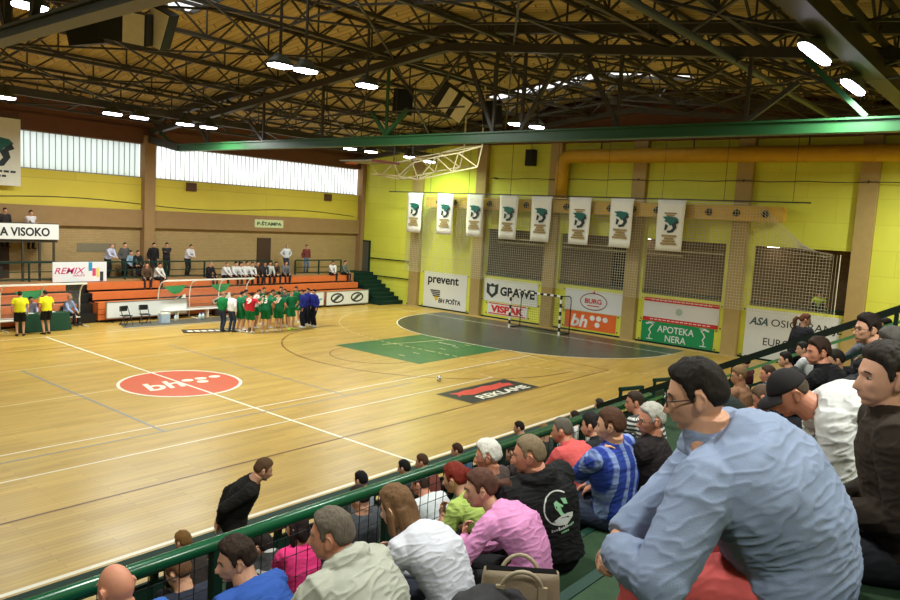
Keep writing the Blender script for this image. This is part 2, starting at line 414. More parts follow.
def bottom_mesh(J, g=.012, cut='long', n=12):
    k = J['k']; mb = MB(); mb.rings(torso_rings(J, g, 0, 2), n+4)
    q = (.6+.4*J['b'])*(.86 if J['fem'] else 1)
    for h, kn, an, toe, s in J['legs']:
        mb.ball(h, .09*q*k+g, n)
        if cut == 'shorts': mb.tube([h, h.lerp(kn,.4), h.lerp(kn,.80)], [.091*q*k+g,.082*q*k+g*1.6,.080*q*k+g*2.2], n)
        elif cut == 'capri': mb.tube([h, h.lerp(kn,.4), kn, kn.lerp(an,.45)], [.091*q*k+g,.078*q*k+g,.060*k+g,.054*k+g], n); mb.ball(kn, .059*k+g, n)
        else:
            mb.tube([h, h.lerp(kn,.4), kn, kn.lerp(an,.35), kn.lerp(an,.98)], [.091*q*k+g,.078*q*k+g,.060*k+g,.056*k+g*1.2,.046*k+g*1.2], n); mb.ball(kn, .059*k+g, n)
    return mb
def shoe_mesh(leg, n=10):
    h, kn, an, toe, s = leg; td = V((math.cos(R(toe)), math.sin(R(toe)), 0)); sd = V((-td.y, td.x, 0)); z = an.z-.085
    mb = MB(); o = V((an.x, an.y, z))
    rs = [(o-td*.075+V((0,0,.045)), sd*.026, V((0,0,.040))), (o-td*.055+V((0,0,.048)), sd*.036, V((0,0,.047))), (o-td*.0+V((0,0,.052)), sd*.041, V((0,0,.052))),
          (o+td*.07+V((0,0,.042)), sd*.045, V((0,0,.042))), (o+td*.13+V((0,0,.030)), sd*.048, V((0,0,.030))), (o+td*.175+V((0,0,.024)), sd*.038, V((0,0,.023))), (o+td*.195+V((0,0,.02)), sd*.018, V((0,0,.015)))]
    mb.rings(rs, n, 2.8); return mb
def wrinkle(me, amp, seed, scale=9.):
    ns = [v.normal.copy() for v in me.vertices]
    for v, nn in zip(me.vertices, ns):
        c = v.co; q = V((c.x*scale*.9+c.z*4, c.y*scale*.6+c.z*2, c.z*scale*1.7+c.x*5))+V((seed,seed*.3,0))
        a = noise.noise(q); b = 1-abs(noise.noise(q*1.9+V((5,0,0))))*2
        v.co += nn*amp*(a*.35+max(-.2,b)**3*.8)
LODS = {0: (.0066, 18, 72, 56), 1: (.0115, 12, 36, 28), 2: (.021, 8, 20, 16)}
CACHE = {}; POSES = []
def person(label, pose, look, loc=None, rz=90., head_at=None, lod=1, group=None, seat_z=None):
    """body is one continuous mesh; hair and clothing are its children"""
    L = look; vox, n, hu, hv = LODS[lod]; seed = L.get('seed', random.random()*50)
    key = (id(pose), L.get('fem'), L.get('build',1.), L.get('tall',1.), lod)
    if head_at is not None and seat_z is not None and pose.get('sit') and lod < 2:     # bend the back until the head is at its height
        lo, hi = .0, 2.1; base = pose['lean']
        for _ in range(18):
            mid = (lo+hi)/2; q = dict(pose); q['lean'] = tuple(a*mid for a in base)
            if figure(q, L.get('fem',False), L.get('build',1.), L.get('tall',1.))['head'].z+seat_z > head_at[2]: lo = mid
            else: hi = mid
        pose = q; POSES.append(q)
    J = figure(pose, L.get('fem',False), L.get('build',1.), L.get('tall',1.))
    rot = Matrix.Rotation(R(rz), 3, 'Z')
    if head_at is not None:
        o = rot @ J['head']; loc = (head_at[0]-o.x, head_at[1]-o.y, seat_z if seat_z is not None else head_at[2]-o.z)
    def cached(kind, fn):
        kk = (key, kind) if lod == 2 else None
        if kk and kk in CACHE: return CACHE[kk]
        me = fn()
        if kk: CACHE[kk] = me
        return me
    def put(name, me, material, parent=None, lab=None):
        if not me.materials: me.materials.append(material)
        o = bpy.data.objects.new(name, me); COL.objects.link(o)
        o.material_slots[0].link = 'OBJECT'; o.material_slots[0].material = material
        if parent is not None: o.parent = parent
        if lab: o['label'] = lab
        return o
    cu = pose.get('curl', (25,25))
    sk = L.get('skin','light'); c = SKIN[sk]
    skin = mat('skin_'+sk, c, .5, .08, 14, .12 if lod == 0 else 0, 90, spec=.35)
    body = put('person', cached('body', lambda: remesh(body_mesh(J, n, cu, 8 if lod < 2 else 5, hu, hv), vox if lod else .0052, 'person_body', 1)), skin)
    body.location = loc; body.rotation_euler = (0,0,R(rz)); tag(body, label, 'person', group)
    # clothes
    if 'top' in L:
        T = L['top']; tk = ('top', T.get('g',.014), T.get('sleeve','long'), T.get('collar'), T.get('hem',1), T.get('loose',0), L.get('belly',0))
        def mk():
            me = remesh(top_mesh(J, T.get('g',.014), T.get('sleeve','long'), n, T.get('hem',1), T.get('collar'), L.get('belly',0), T.get('loose',0)), vox, 'shirt', 12 if lod == 0 else (6 if lod == 1 else 1))
            if lod < 2: wrinkle(me, T.get('wr', .006 if lod == 0 else .005), seed)
            return me
        mt = T['mat'] if 'mat' in T else mat('cloth', T['rgb'], T.get('rough',.85), .1, 5, .25 if lod == 0 else 0, 240, spec=.2)
        sh = put(T.get('name','shirt'), cached(tk, mk), mt, body, T.get('label'))
    if 'bot' in L:
        B = L['bot']
        def mk2():
            me = remesh(bottom_mesh(J, B.get('g',.012), B.get('cut','long'), n), vox*1.05, 'trousers', 3 if lod < 2 else 1)
            if lod < 2: wrinkle(me, .004, seed+9)
            return me
        put(B.get('name','trousers'), cached(('bot', B.get('g',.012), B.get('cut','long')), mk2), mat('cloth', B['rgb'], .85, .12, 5, spec=.2), body)
    sm = mat('shoe', L.get('shoes',(40,38,38)), .5)
    for i, lg in enumerate(J['legs']):
        me = cached(('shoe', i), lambda: shoe_mesh(lg, 10).mesh('shoe'))
        for p in me.polygons: p.use_smooth = True
        put('shoe', me, sm, body)
    # hair
    st = L.get('hair','short'); hm = J['Hm']; hs = .96 if J['fem'] else 1.
    hmat = hair_mat(L.get('hrgb',(45,34,28)))
    if st not in ('none',):
        th = L.get('thick', .016 if not J['fem'] else .02)
        base = st if st in ('bald','recede','fringe') else 'short'
        def mk3():
            mb = MB(); vs, fs = hair_shell(base, th, hu if lod else 90, hv if lod else 64, seed)
            mb.add([J['head']+hm@(p*hs) for p in vs], fs)
            hp = lambda x,y,z: J['head']+hm@V((x,y,z))
            if st in ('long','bob'):
                ln = L.get('hlen', .20 if st == 'long' else .10)
                dwn = (V((0,0,-1))*.75 - J['d'][3]*.6).normalized()
                rs = []
                for i in range(6):
                    t = i/5; a = hp(-.045,0,.03)+dwn*(ln*t+.02) - hm@V((.035*t,0,0))
                    F = hm@V((1,0,0)); Y = hm@V((0,1,0))
                    rs.append((a, Y*(.083+.012*math.sin(t*PI)-.022*t), F*(.058-.022*t)))
                mb.rings(rs, 16, 2.6)
                for s in (1,-1):
                    mb.tube([hp(.0,s*.075,.05), hp(-.005,s*.088,-.02), hp(.0,s*.088,-.08)+dwn*ln*.15, hp(-.015,s*.080,-.08)+dwn*ln*.55], [.02,.026,.026,.014], 10)
            elif st == 'pony':
                b = hp(-.108,0,.02); pts = [hp(-.085,0,.035), b, b+hm@V((-.045,0,.0)), b+hm@V((-.075,0,-.02))+V((0,0,-.03)), b+hm@V((-.075,0,-.03))+V((0,0,-.11)), b+hm@V((-.06,0,-.03))+V((0,0,-.19))]
                mb.tube(pts, [.034,.024,.036,.043,.034,.012], 12)
            elif st == 'bun': mb.ball(hp(-.105,0,.05), .042, 12)
            me = remesh(mb, .0065 if lod == 0 else (.009 if lod == 1 else .018), 'hair', 2 if lod else 1) if st in ('long','bob','pony','bun') else mb.mesh('hair')
            for p in me.polygons: p.use_smooth = True
            if lod == 0 and st in ('long','bob','pony'): 
                for v, nn in zip(me.vertices, [v.normal.copy() for v in me.vertices]): v.co += nn*.004*noise.noise(V((v.co.x*60, v.co.y*60, v.co.z*9)))
            return me
        put('hair', cached(('hair', st, th, L.get('hlen')), mk3), hmat, body)
    if lod < 2:
        for s in (1,-1):
            eb = MB().tube([J['head']+hm@(V((.0935-.016*abs(t-.2),s*(.012+.040*t),.0235+.005*math.sin(t*PI)-.006*t))*hs) for t in (0,.33,.66,1)], [.002,.0032,.0028,.0015], 6)
            put('eyebrow', eb.mesh('eyebrow'), hmat, body)
            ey = MB().ball(J['head']+hm@(V((.0733,s*.029,.001))*hs), (.0105,.0135,.0066), 12, hm); eo = put('eye', ey.mesh('eye'), mat('eye_white', (150,138,128), .4), body)
            pu = MB().ball(J['head']+hm@(V((.0813,s*.029,.001))*hs), (.0034,.0062,.0060), 10, hm); put('iris', pu.mesh('iris'), mat('iris', (50,38,30), .3), eo)
    gl = L.get('glasses')
    if gl:
        g = MB(); hp = lambda x,y,z: J['head']+hm@V((x,y,z))
        for s in (1,-1):
            pts = [hp(.106-.004*abs(math.cos(R(a))), s*(.032+.025*math.cos(R(a))), .0+.019*math.sin(R(a))) for a in range(0,361,24)]
            g.tube(pts, .0022, 6, False); g.tube([hp(.102,s*.057,.006), hp(.088,s*.078,.008), hp(0,s*.088,.006), hp(-.02,s*.087,-.012)], .0022, 6)
        g.tube([hp(.107,.009,.006), hp(.110,0,.009), hp(.107,-.009,.006)], .002, 6)
        put('glasses', g.mesh('glasses'), mat('glasses_frame', gl if gl is not True else (30,28,28), .3), body)
    if L.get('cap'):
        cm = cap_shell(hu, hv); cm.v = [tuple(J['head']+hm@V(p)) for p in cm.v]
        me = cm.mesh('cap')
        for p in me.polygons: p.use_smooth = True
        put('cap', me, mat('cloth', L['cap'], .8, .1, 8, spec=.2), body)
    return body, J
def hair_mat(rgb):
    key = ('hair', tuple(rgb))
    if key in MATS: return MATS[key]
    M = bpy.data.materials.new('hair'); M.use_nodes = True; nt = M.node_tree; N = nt.nodes; L = nt.links; b = N['Principled BSDF']
    b.inputs['Roughness'].default_value = .7; b.inputs['Specular IOR Level'].default_value = .15
    tc = N.new('ShaderNodeTexCoord'); mp = N.new('ShaderNodeMapping'); mp.inputs['Scale'].default_value = (150,150,14)
    no = N.new('ShaderNodeTexNoise'); no.inputs['Scale'].default_value = 1.; no.inputs['Detail'].default_value = 2
    L.new(tc.outputs['Object'], mp.inputs['Vector']); L.new(mp.outputs['Vector'], no.inputs['Vector'])
    mx = N.new('ShaderNodeMix'); mx.data_type = 'RGBA'; c = lin(rgb)
    mx.inputs[6].default_value = (*[x*.5 for x in c],1); mx.inputs[7].default_value = (*[min(1,x*1.55) for x in c],1)
    L.new(no.outputs['Fac'], mx.inputs[0]); L.new(mx.outputs[2], b.inputs['Base Color'])
    bp = N.new('ShaderNodeBump'); bp.inputs['Strength'].default_value = .5; bp.inputs['Distance'].default_value = .004
    L.new(no.outputs['Fac'], bp.inputs['Height']); L.new(bp.outputs['Normal'], b.inputs['Normal'])
    MATS[key] = M; return M
def decal(parent, name, poly, origin, xdir, ydir, material, lift=.003, sub=2):
    """a print that lies on a garment: a flat outline laid onto the cloth along -normal"""
    me = parent.data; bv = BVHTree.FromPolygons([v.co for v in me.vertices], [p.vertices for p in me.polygons])
    nrm = xdir.cross(ydir).normalized()
    bm = bmesh.new(); vs = [bm.verts.new(origin+xdir*x+ydir*y) for x, y in poly]; f = bm.faces.new(vs)
    bmesh.ops.triangulate(bm, faces=[f]); 
    for _ in range(sub): bmesh.ops.subdivide_edges(bm, edges=list(bm.edges), cuts=1, use_grid_fill=True)
    for v in bm.verts:
        h = bv.ray_cast(v.co+nrm*.4, -nrm, 1.)
        if h[0] is not None: v.co = h[0]+nrm*lift
    me2 = bpy.data.meshes.new(name); bm.to_mesh(me2); bm.free(); me2.materials.append(material)
    for p in me2.polygons: p.use_smooth = True
    o = bpy.data.objects.new(name, me2); COL.objects.link(o); o.parent = parent
    return o
# ------------------------------------------------------------------ the hall
XE, YF, YN, XB = 22.3, 15.8, -24., -24.      # end wall, far wall, wall behind the stand, wall behind the camera's left
GZ = 1.8                                    # gallery floor
ridge_y = -4.1
def deck(y): return 12.45-.113*abs(y-ridge_y)
M_YEL = brick_mat('yellow_wall_panels', (230,234,86), (226,229,82), (214,214,78), 1, 2.4, 1.05, 'Y', .7, .012, .15)
M_YELF = brick_mat('yellow_gallery_panels', (226,206,76), (220,199,72), (190,172,64), 1, 7.3, 1.6, 'X', .7, .012, .15)
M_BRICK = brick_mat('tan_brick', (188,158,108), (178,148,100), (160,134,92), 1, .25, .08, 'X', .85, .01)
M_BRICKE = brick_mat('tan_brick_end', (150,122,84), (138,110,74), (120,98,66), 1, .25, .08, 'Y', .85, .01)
M_CONC = mat('brown_painted_concrete', (156,124,84), .8, .12, 3, .1, 30)
M_COLE = mat('tan_painted_column', (174,150,96), .75, .12, 3, .1, 30)
M_BROWN = mat('dark_brown_beam', (104,66,48), .7, .15, 3)
M_GREEND = mat('dark_green_paint', (20,50,40), .65, .15, 5, spec=.2)
M_GREEN = mat('green_gloss_paint', (18,78,48), .25, .12, 5, spec=.5)
M_STEEL = mat('dark_roof_steel', (62,58,48), .5, .2, 4)
M_STEELG = mat('grey_green_steel', (70,76,64), .45, .2, 3)
M_TIE = mat('green_tie_beam', (40,88,50), .4, .18, 2)
M_BLACK = mat('black_plastic', (22,22,23), .5)
M_WHITE = mat('white_panel', (226,228,228), .5, .04, 2)
M_WHITEP = mat('white_paint', (232,230,220), .45, .05, 3)
M_ORANGE = mat('orange_bench_board', (208,112,58), .5, .14, 3)
M_INK = mat('black_ink', (30,32,34), .6)
M_RED = mat('red_print', (200,44,48), .6)
M_GRN = mat('green_print', (24,140,76), .6)
M_DOOR = mat('dark_brown_door', (70,48,34), .6)
M_CREAM = mat('cream_tube', (214,204,160), .45)
M_DUCT = mat('yellow_duct', (196,150,36), .4, .15, 2)
M_STAND = mat('worn_green_stand', (46,66,46), .85, .35, 9, .3, 40, spec=.15)

# floor: parquet strips under a satin varnish, the paint of the courts on it
def floor_mat():
    M = bpy.data.materials.new('parquet'); M.use_nodes = True; nt = M.node_tree; N = nt.nodes; L = nt.links; b = N['Principled BSDF']
    tc = N.new('ShaderNodeTexCoord'); br = N.new('ShaderNodeTexBrick')
    br.inputs['Scale'].default_value = 1; br.inputs['Brick Width'].default_value = 1.9; br.inputs['Row Height'].default_value = .13; br.inputs['Mortar Size'].default_value = .004
    br.inputs['Color1'].default_value = (*lin((198,164,82)),1); br.inputs['Color2'].default_value = (*lin((186,150,70)),1); br.inputs['Mortar'].default_value = (*lin((150,118,54)),1)
    L.new(tc.outputs['Object'], br.inputs['Vector'])
    mp = N.new('ShaderNodeMapping'); mp.inputs['Scale'].default_value = (.35,2.2,1); L.new(tc.outputs['Object'], mp.inputs['Vector'])
    no = N.new('ShaderNodeTexNoise'); no.inputs['Scale'].default_value = 1.1; no.inputs['Detail'].default_value = 6; L.new(mp.outputs[0], no.inputs['Vector'])
    rm = N.new('ShaderNodeMapRange'); rm.inputs[1].default_value = .3; rm.inputs[2].default_value = .7; rm.inputs[3].default_value = .82; rm.inputs[4].default_value = 1.08
    L.new(no.outputs['Fac'], rm.inputs[0])
    mx = N.new('ShaderNodeMix'); mx.data_type = 'RGBA'; mx.blend_type = 'MULTIPLY'; mx.inputs[0].default_value = 1
    L.new(br.outputs['Color'], mx.inputs[6]); L.new(rm.outputs[0], mx.inputs[7]); L.new(mx.outputs[2], b.inputs['Base Color'])
    n2 = N.new('ShaderNodeTexNoise'); n2.inputs['Scale'].default_value = .8; L.new(tc.outputs['Object'], n2.inputs['Vector'])
    r2 = N.new('ShaderNodeMapRange'); r2.inputs[3].default_value = .26; r2.inputs[4].default_value = .42; L.new(n2.outputs['Fac'], r2.inputs[0]); L.new(r2.outputs[0], b.inputs['Roughness'])
    b.inputs['Specular IOR Level'].default_value = .45
    return M
fl = struct(MB().box((XB,-24,-.3),(XE+.3,YF+.3,0)).build('floor', floor_mat()))
P_W = mat('white_court_paint', (238,232,214), .35, .05, 3); P_Y = mat('pale_court_paint', (232,214,160), .35, .05, 3)
P_BR = mat('brown_court_paint', (112,72,36), .35); P_BL = mat('blue_grey_court_paint', (140,140,136), .35)
P_DK = mat('dark_goal_area_paint', (66,72,62), .3, .12, 2); P_GR = mat('green_key_paint', (38,104,58), .32, .12, 2); P_RD = mat('red_court_paint', (206,92,62), .35, .06, 2)
LZ = [.0015]
def pline(pts, w, m_, name, closed=False):
    pts = [V((x,y,0)) for x,y in pts]; k = len(pts); mb = MB(); z = LZ[0]; LZ[0] += .00012
    L, Rr = [], []
    for i, p in enumerate(pts):
        a = pts[i-1] if (i or closed) else p; b = pts[(i+1)%k] if (i < k-1 or closed) else p
        t = (b-a).normalized(); n_ = V((-t.y,t.x,0))*w/2; L.append(p+n_); Rr.append(p-n_)
    vs = [(q.x,q.y,z) for q in L+Rr]
    fs = [(i,k+i,k+(i+1)%k,(i+1)%k) for i in range(k if closed else k-1)]
    return mb.add(vs, fs).build(name, m_, fl)
def pfill(poly, m_, name):
    z = LZ[0]; LZ[0] += .00012
    return MB().add([(x,y,z) for x,y in poly], [tuple(range(len(poly)))]).build(name, m_, fl)
def goal_line(r, x0=20.):
    pts = [(x0-r*math.sin(R(a)), 1.5+r*math.cos(R(a))) for a in range(0,91,5)]+[(x0-r*math.sin(R(a)), -1.5-r*math.cos(R(a))) for a in range(90,-1,-5)]
    return pts
pfill([(8.55,-2.35),(14.3,-2.35),(14.3,2.45),(8.55,2.45)], P_GR, 'green_key')
pfill(goal_line(6.)+[(21.6,-7.5),(21.6,7.5)], P_DK, 'goal_area')
pline(goal_line(6.), .06, P_W, 'court_line')
g9 = goal_line(9.); dash = []
for (a, b) in zip(g9, g9[1:]):
    a = V((*a,0)); b = V((*b,0)); n_ = max(1, round((b-a).length/.39))
    for i in range(n_): dash.append((a.lerp(b,(i+.2)/n_), a.lerp(b,(i+.75)/n_)))
mb = MB()
for a, b in dash: mb.bar(a+V((0,0,.002)), b+V((0,0,.002)), .05, .001)
mb.build('dashed_line', P_Y, fl)
pline([(13,-.5),(13,.5)], .06, P_W, 'court_line')
for i in range(6): pline([(9.3+i*.85,-.9),(9.3+i*.85,-.55)], .05, P_Y, 'key_mark')
pline([(10.4,1.5),(14,.7)], .05, P_Y, 'key_mark')
pline([(0,-10),(0,10)], .08, P_W, 'court_line'); pline([(-20,-10),(20,-10)], .10, P_W, 'court_line'); pline([(-20,10),(20,10)], .07, P_Y, 'court_line'); pline([(20,-10),(20,10)], .06, P_W, 'court_line')
pline([(-14,-7.5),(14,-7.5)], .06, P_BR, 'court_line'); pline([(-14,7.5),(14,7.5)], .05, P_BR, 'court_line'); pline([(14,-7.5),(14,-2.4)], .05, P_BR, 'court_line')
pline([(12.4-6.75*math.sin(R(a)), 6.75*math.cos(R(a))) for a in range(0,181,6)], .06, P_BR, 'court_line')
pline([(8.5-1.8*math.sin(R(a)), 1.8*math.cos(R(a))) for a in range(0,181,12)], .05, P_BR, 'court_line')
pline([(-9,-5.5),(9,-5.5)], .05, P_W, 'court_line'); pline([(-9,-3.85),(14,-3.85)], .05, P_W, 'court_line'); pline([(-9,-4.35),(6,-4.35)], .06, P_BL, 'court_line')
pline([(-3,-4.4),(-3,4.3)], .08, P_BL, 'court_line'); pline([(3,-4.4),(3,6)], .06, P_BL, 'court_line'); pline([(-9,4.4),(9,4.4)], .05, P_Y, 'court_line'); pline([(-9,.1),(-1.85,.3)], .05, P_Y, 'court_line')
pline([(13.5,-5.0),(14.2,-2.6)], .05, P_Y, 'court_line'); pline([(9,-5.5),(9,-4.9)], .05, P_Y, 'court_line')
# the round red sponsor mark on the centre spot
pfill(ell(1.80,1.80,48), P_RD, 'centre_mark'); pline(ell(1.80,1.80,64), .10, P_W, 'centre_ring', True); pline([(0,-1.8),(0,1.8)], .08, P_W, 'court_line')
z0 = LZ[0]; LZ[0] += .002
text('bh', 1.25, .95, (-.62,-.02,z0), FLRM, P_W, fl, shear=.25, bold=.02, depth=.0005)
for x, y in ((.33,.17),(.80,.17),(1.30,.17),(.62,-.24)): shape(ell(.19,.17,16), (x,y,z0), FLRM, P_W, fl, 'logo_dot', .0006)
# dark sticker with REKLAME
pfill([(5.35,-7.44),(9.1,-7.44),(9.1,-5.94),(5.35,-5.94)], P_DK, 'floor_sticker')
z0 = LZ[0]; LZ[0] += .002
M_DKST = mat('sticker_black', (40,38,34), .4); 
pfill([(5.45,-7.36),(9.02,-7.36),(9.02,-6.02),(5.45,-6.02)], M_DKST, 'sticker_field')
z0 = LZ[0]+.0005; LZ[0] += .003
text('REKLAME', 2.75, .40, (7.45,-7.10,z0), FLRM, P_W, fl, shear=.1, bold=.03, depth=.0005)
shape([(-1.55,-.22),(-1.3,-.1),(-.9,-.3),(-.2,-.22),(.3,-.3),(.8,-.2),(1.4,-.26),(1.5,.02),(1.2,.1),(1.3,.24),(.7,.18),(.3,.28),(-.3,.2),(-.7,.27),(-1.1,.2),(-1.5,.26),(-1.35,.02)], (7.2,-6.45,z0), FLRM, mat('sticker_red', (206,66,52), .4), fl, 'sticker_splash', .0005)
# black sticker in front of the benches
pfill([(4.9,8.15),(7.9,7.15),(8.3,8.0),(5.3,9.0)], M_DKST, 'floor_sticker')
for i in range(9):
    a = V((5.3,8.5,0)).lerp(V((7.9,7.62,0)), i/9); pline([(a.x,a.y),(a.x+.22,a.y-.07)], .38, P_W, 'sticker_letter')
pfill([(3.5,10.55),(10.2,10.15),(10.4,11.7),(3.9,11.9)], mat('grey_bench_mat', (92,88,78), .6), 'bench_mat'); pline([(3.5,10.55),(10.2,10.15)], .06, P_W, 'court_line')

# ---- end wall
we = empty('wall_end'); struct(we)
yel = MB()
OP = [(-14.0,-10.0),(-8.75,-4.75),(-3.85,.15),(1.1,5.1)]                      # openings between the columns
cols = [10.5,5.55,.6,-4.25,-9.35,-14.35]
yel.box((XE,YN,0),(XE+.25,YF,2.42)); yel.box((XE,YN,5.15),(XE+.25,YF,10.0)); MB().box((XE,YN,10.0),(XE+.25,YF,13.2)).build('dark_upper_panel', M_BROWN, we)
prev = YN
for a, b in OP:
    yel.box((XE,prev,2.42),(XE+.25,a,5.15)); prev = b
yel.box((XE,prev,2.42),(XE+.25,YF,5.15))
yel.build('yellow_panel', M_YEL, we)
for i, y in enumerate(cols):
    struct(MB().box((XE-.3,y-.36,0),(XE+.02,y+.36,9.9)).build('column', M_COLE, bevel=.02))
struct(MB().box((XE-.34,YN,9.9),(XE,YF,10.5)).build('trim_1', M_BROWN))
struct(MB().box((XE-.006,YN,0),(XE,11.2,.09)).build('baseboard_end', M_GREEND)); struct(MB().box((XE-.46,YN,0.001),(XE-.32,11.2,.05)).build('trim_4', mat('pale_ledge', (190,170,110), .6)))
# passage seen through the openings
pas = empty('passage_shell'); struct(pas)
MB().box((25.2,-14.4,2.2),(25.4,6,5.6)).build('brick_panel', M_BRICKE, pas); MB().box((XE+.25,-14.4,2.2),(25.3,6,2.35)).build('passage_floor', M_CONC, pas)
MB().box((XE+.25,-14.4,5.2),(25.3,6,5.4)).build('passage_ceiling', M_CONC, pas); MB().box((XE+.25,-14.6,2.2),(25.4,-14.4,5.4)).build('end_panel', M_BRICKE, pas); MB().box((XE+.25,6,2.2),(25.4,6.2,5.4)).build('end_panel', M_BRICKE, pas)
struct(MB().box((25.05,-3.3,2.35),(25.2,-1.6,4.75)).build('door_1', mat('dark_glass_door', (40,42,44), .25)))
for a, b in OP:
    t = empty('balustrade', (XE+.12,a,2.42), 0, 'dark green tube balustrade in the wall opening %s' % {-14.0:'above the white insurance board',-8.75:'above the red and white banner',-3.85:'behind the right goal post',1.1:'above the shield board'}[a], 'railing', 'balustrades in the wall openings')
    MB().tube([(0,0.02,.16),(0,b-a-.02,.16)], .05, 8).build('top_rail', M_GREEND, t); MB().box((-.03,.02,0),(.03,b-a-.02,.06)).build('bottom_rail', M_GREEND, t)
pr = empty('passage_pipe', (XE+.7,-8.4,4.62), 0, 'pale pipe running along the passage behind the net', 'pipe')
MB().tube([(0,0,0),(0,13.2,0)], .035, 8).build('pipe', M_CREAM, pr); MB().tube([(0,2,-.22),(0,13.2,-.22)], .025, 8).build('lower_pipe', M_CREAM, pr)
for y in (.5,4,8,12): MB().box((-.02,y-.02,-.25),(.02,y+.02,.58)).build('hanger', M_STEEL, pr)
for i, (y, z) in enumerate(((-10.05,4.75),(-3.55,4.72))):
    t = empty('bulkhead_light', (24.6,y-.1,5.2), 0, ('small lit ceiling lamp in the passage left of the white insurance board opening','small lit ceiling lamp in the passage over the dark glass door')[i], 'light', 'passage lamps')
    MB().box((-.2,-.25,-.09),(.2,.25,0)).build('housing', M_WHITEP, t); MB().box((-.18,-.23,-.12),(.18,.23,-.09)).build('diffuser', emat('lamp_diffuser', (255,244,236), 9), t)
# door and stair at the far corner
struct(MB().box((XE-.06,14.75,GZ),(XE+.01,15.72,3.78)).build('door_2', mat('grey_door', (92,92,84), .5))); 
dfr = MB(); dfr.box((XE-.09,14.66,GZ),(XE,14.76,3.86)); dfr.box((XE-.09,15.70,GZ),(XE,15.79,3.86)); dfr.box((XE-.09,14.66,3.78),(XE,15.79,3.86)); struct(dfr.build('door_2_frame', M_GREEND))
t = empty('corner_stair', (20.3,11.5,0), 0, 'dark green steps climbing to the gallery door in the far corner', 'stairs')
n_ = 8
for i in range(n_): MB().box((0,i*.40,0 if i == 0 else (i)*GZ/n_-.05),(1.98,(i+1)*.40+.05,(i+1)*GZ/n_)).build('step', M_GREEND, t)
MB().box((-.06,0,0),(0,3.25,.3)).build('stringer', M_GREEND, t)
struct(MB().box((20.3,14.75,0),(XE,YF,GZ)).build('trim_2', M_GREEND))
t = empty('stair_handrail', (XE-.09,11.0,0), 0, 'pair of dark handrails on the yellow wall above the corner steps', 'handrail')
for z in (1.62,2.75): 
    o = MB().tube([(0,0,z),(0,3.6,z-.02)], .035, 8).build('rail', M_GREEND, t)
    for y in (.2,1.8,3.4): MB().box((0,y-.02,z-.02),(.09,y+.02,z+.02)).build('bracket', M_GREEND, o)

# ---- far wall with the milky windows
wf = empty('wall_far'); struct(wf)
MB().box((XB,YF,0),(XE,YF+.25,4.25)).build('brick_panel', M_BRICK, wf); MB().box((XB,YF-.25,4.25),(XE,YF+.25,5.15)).build('brown_beam', M_CONC, wf)
MB().box((XB,YF-.08,5.15),(XE,YF+.25,6.78)).build('yellow_panel', M_YELF, wf); MB().box((XB,YF-.2,8.5),(XE,YF+.25,9.25)).build('dark_beam', M_BROWN, wf); MB().box((XB,YF-.1,9.25),(XE,YF+.25,13)).build('upper_panel', M_BROWN, wf)
for i, x in enumerate((-7.1,7.2)): struct(MB().box((x-.29,YF-.45,0),(x+.29,YF+.1,8.9)).build('column', M_CONC, bevel=.02))
struct(MB().box((XE-.32,YF-.45,0),(XE,YF+.1,9.2)).build('column', M_CONC))
M_GL1 = pane_mat('milky_glass_dim', (196,202,194)); M_GL2 = pane_mat('milky_glass_bright', (250,248,240))  # dim glass: weaker daylight outside is put into its darker tint
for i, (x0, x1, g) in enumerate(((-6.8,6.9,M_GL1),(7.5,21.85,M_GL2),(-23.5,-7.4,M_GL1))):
    w = struct(empty('window_%d' % (i+1), (x0,YF,6.78)))
    mb = MB(); n_ = int((x1-x0)/.27)                                              # channel glass: shallow troughs side by side
    vs = []; fs = []
    for k in range(n_):
        a = (x1-x0)*k/n_; b = (x1-x0)*(k+1)/n_; s_ = (b-a)*.12
        for x, y in ((a,.10),(a+s_,.05),(b-s_,.05),(b,.10)): vs += [(x,y,0),(x,y,1.75)]
    for k in range(len(vs)//2-1): fs.append((2*k,2*k+2,2*k+3,2*k+1))
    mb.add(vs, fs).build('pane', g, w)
    fr = MB()
    for k in range(0, n_, 1): fr.box(((x1-x0)*k/n_-.008,.02,0),((x1-x0)*k/n_+.008,.06,1.75))
    fr.box((0,-.02,0),(x1-x0,.1,.05)); fr.box((0,-.02,1.68),(x1-x0,.1,1.75)); fr.build('window_frame', mat('grey_glazing_bar', (150,148,138), .5), w)
for x0, x1 in ((14.1,15.05),(-1.6,.75)):
    struct(MB().box((x0,YF-.06,GZ),(x1,YF+.01,3.85)).build('door_%d' % (3 if x0 > 5 else 4), M_DOOR))
for i, x in enumerate((9.7,19.3)):
    t = empty('wall_vent', (x,YF-.08,6.5), 0, ('small brown vent box under the bright window near the brown column','small brown vent box under the bright window near the far corner')[i], 'vent', 'vents under the bright window')
    mb = MB().box((-.28,-.12,-.22),(.28,0,.22)); mb.build('housing', M_BROWN, t)
    for k in range(4): MB().box((-.24,-.135,-.17+k*.1),(.24,-.12,-.12+k*.1)).build('slat', M_DOOR, t)
cb = MB(); pts = [(XB+i*1.2, YF-.11, 5.45+.14*math.cos(i*.55)) for i in range(39)]; cb.tube(pts, .018, 6)
tag(cb.build('wall_cable', M_STEEL), 'thin cable sagging along the yellow gallery wall', 'cable')
struct(MB().box((XB,YF,0),(XE,YF+.26,.02)).build('baseboard_far', M_CONC))
# walls out of the picture
struct(MB().box((XB,YN-.3,0),(XE+.3,YN,13.2)).build('wall_near', mat('yellow_plaster', (214,200,60), .8, .1, 2)))
struct(MB().box((XB-.3,YN,0),(XB,YF,13.2)).build('wall_back', mat('yellow_plaster', (214,200,60), .8, .1, 2)))

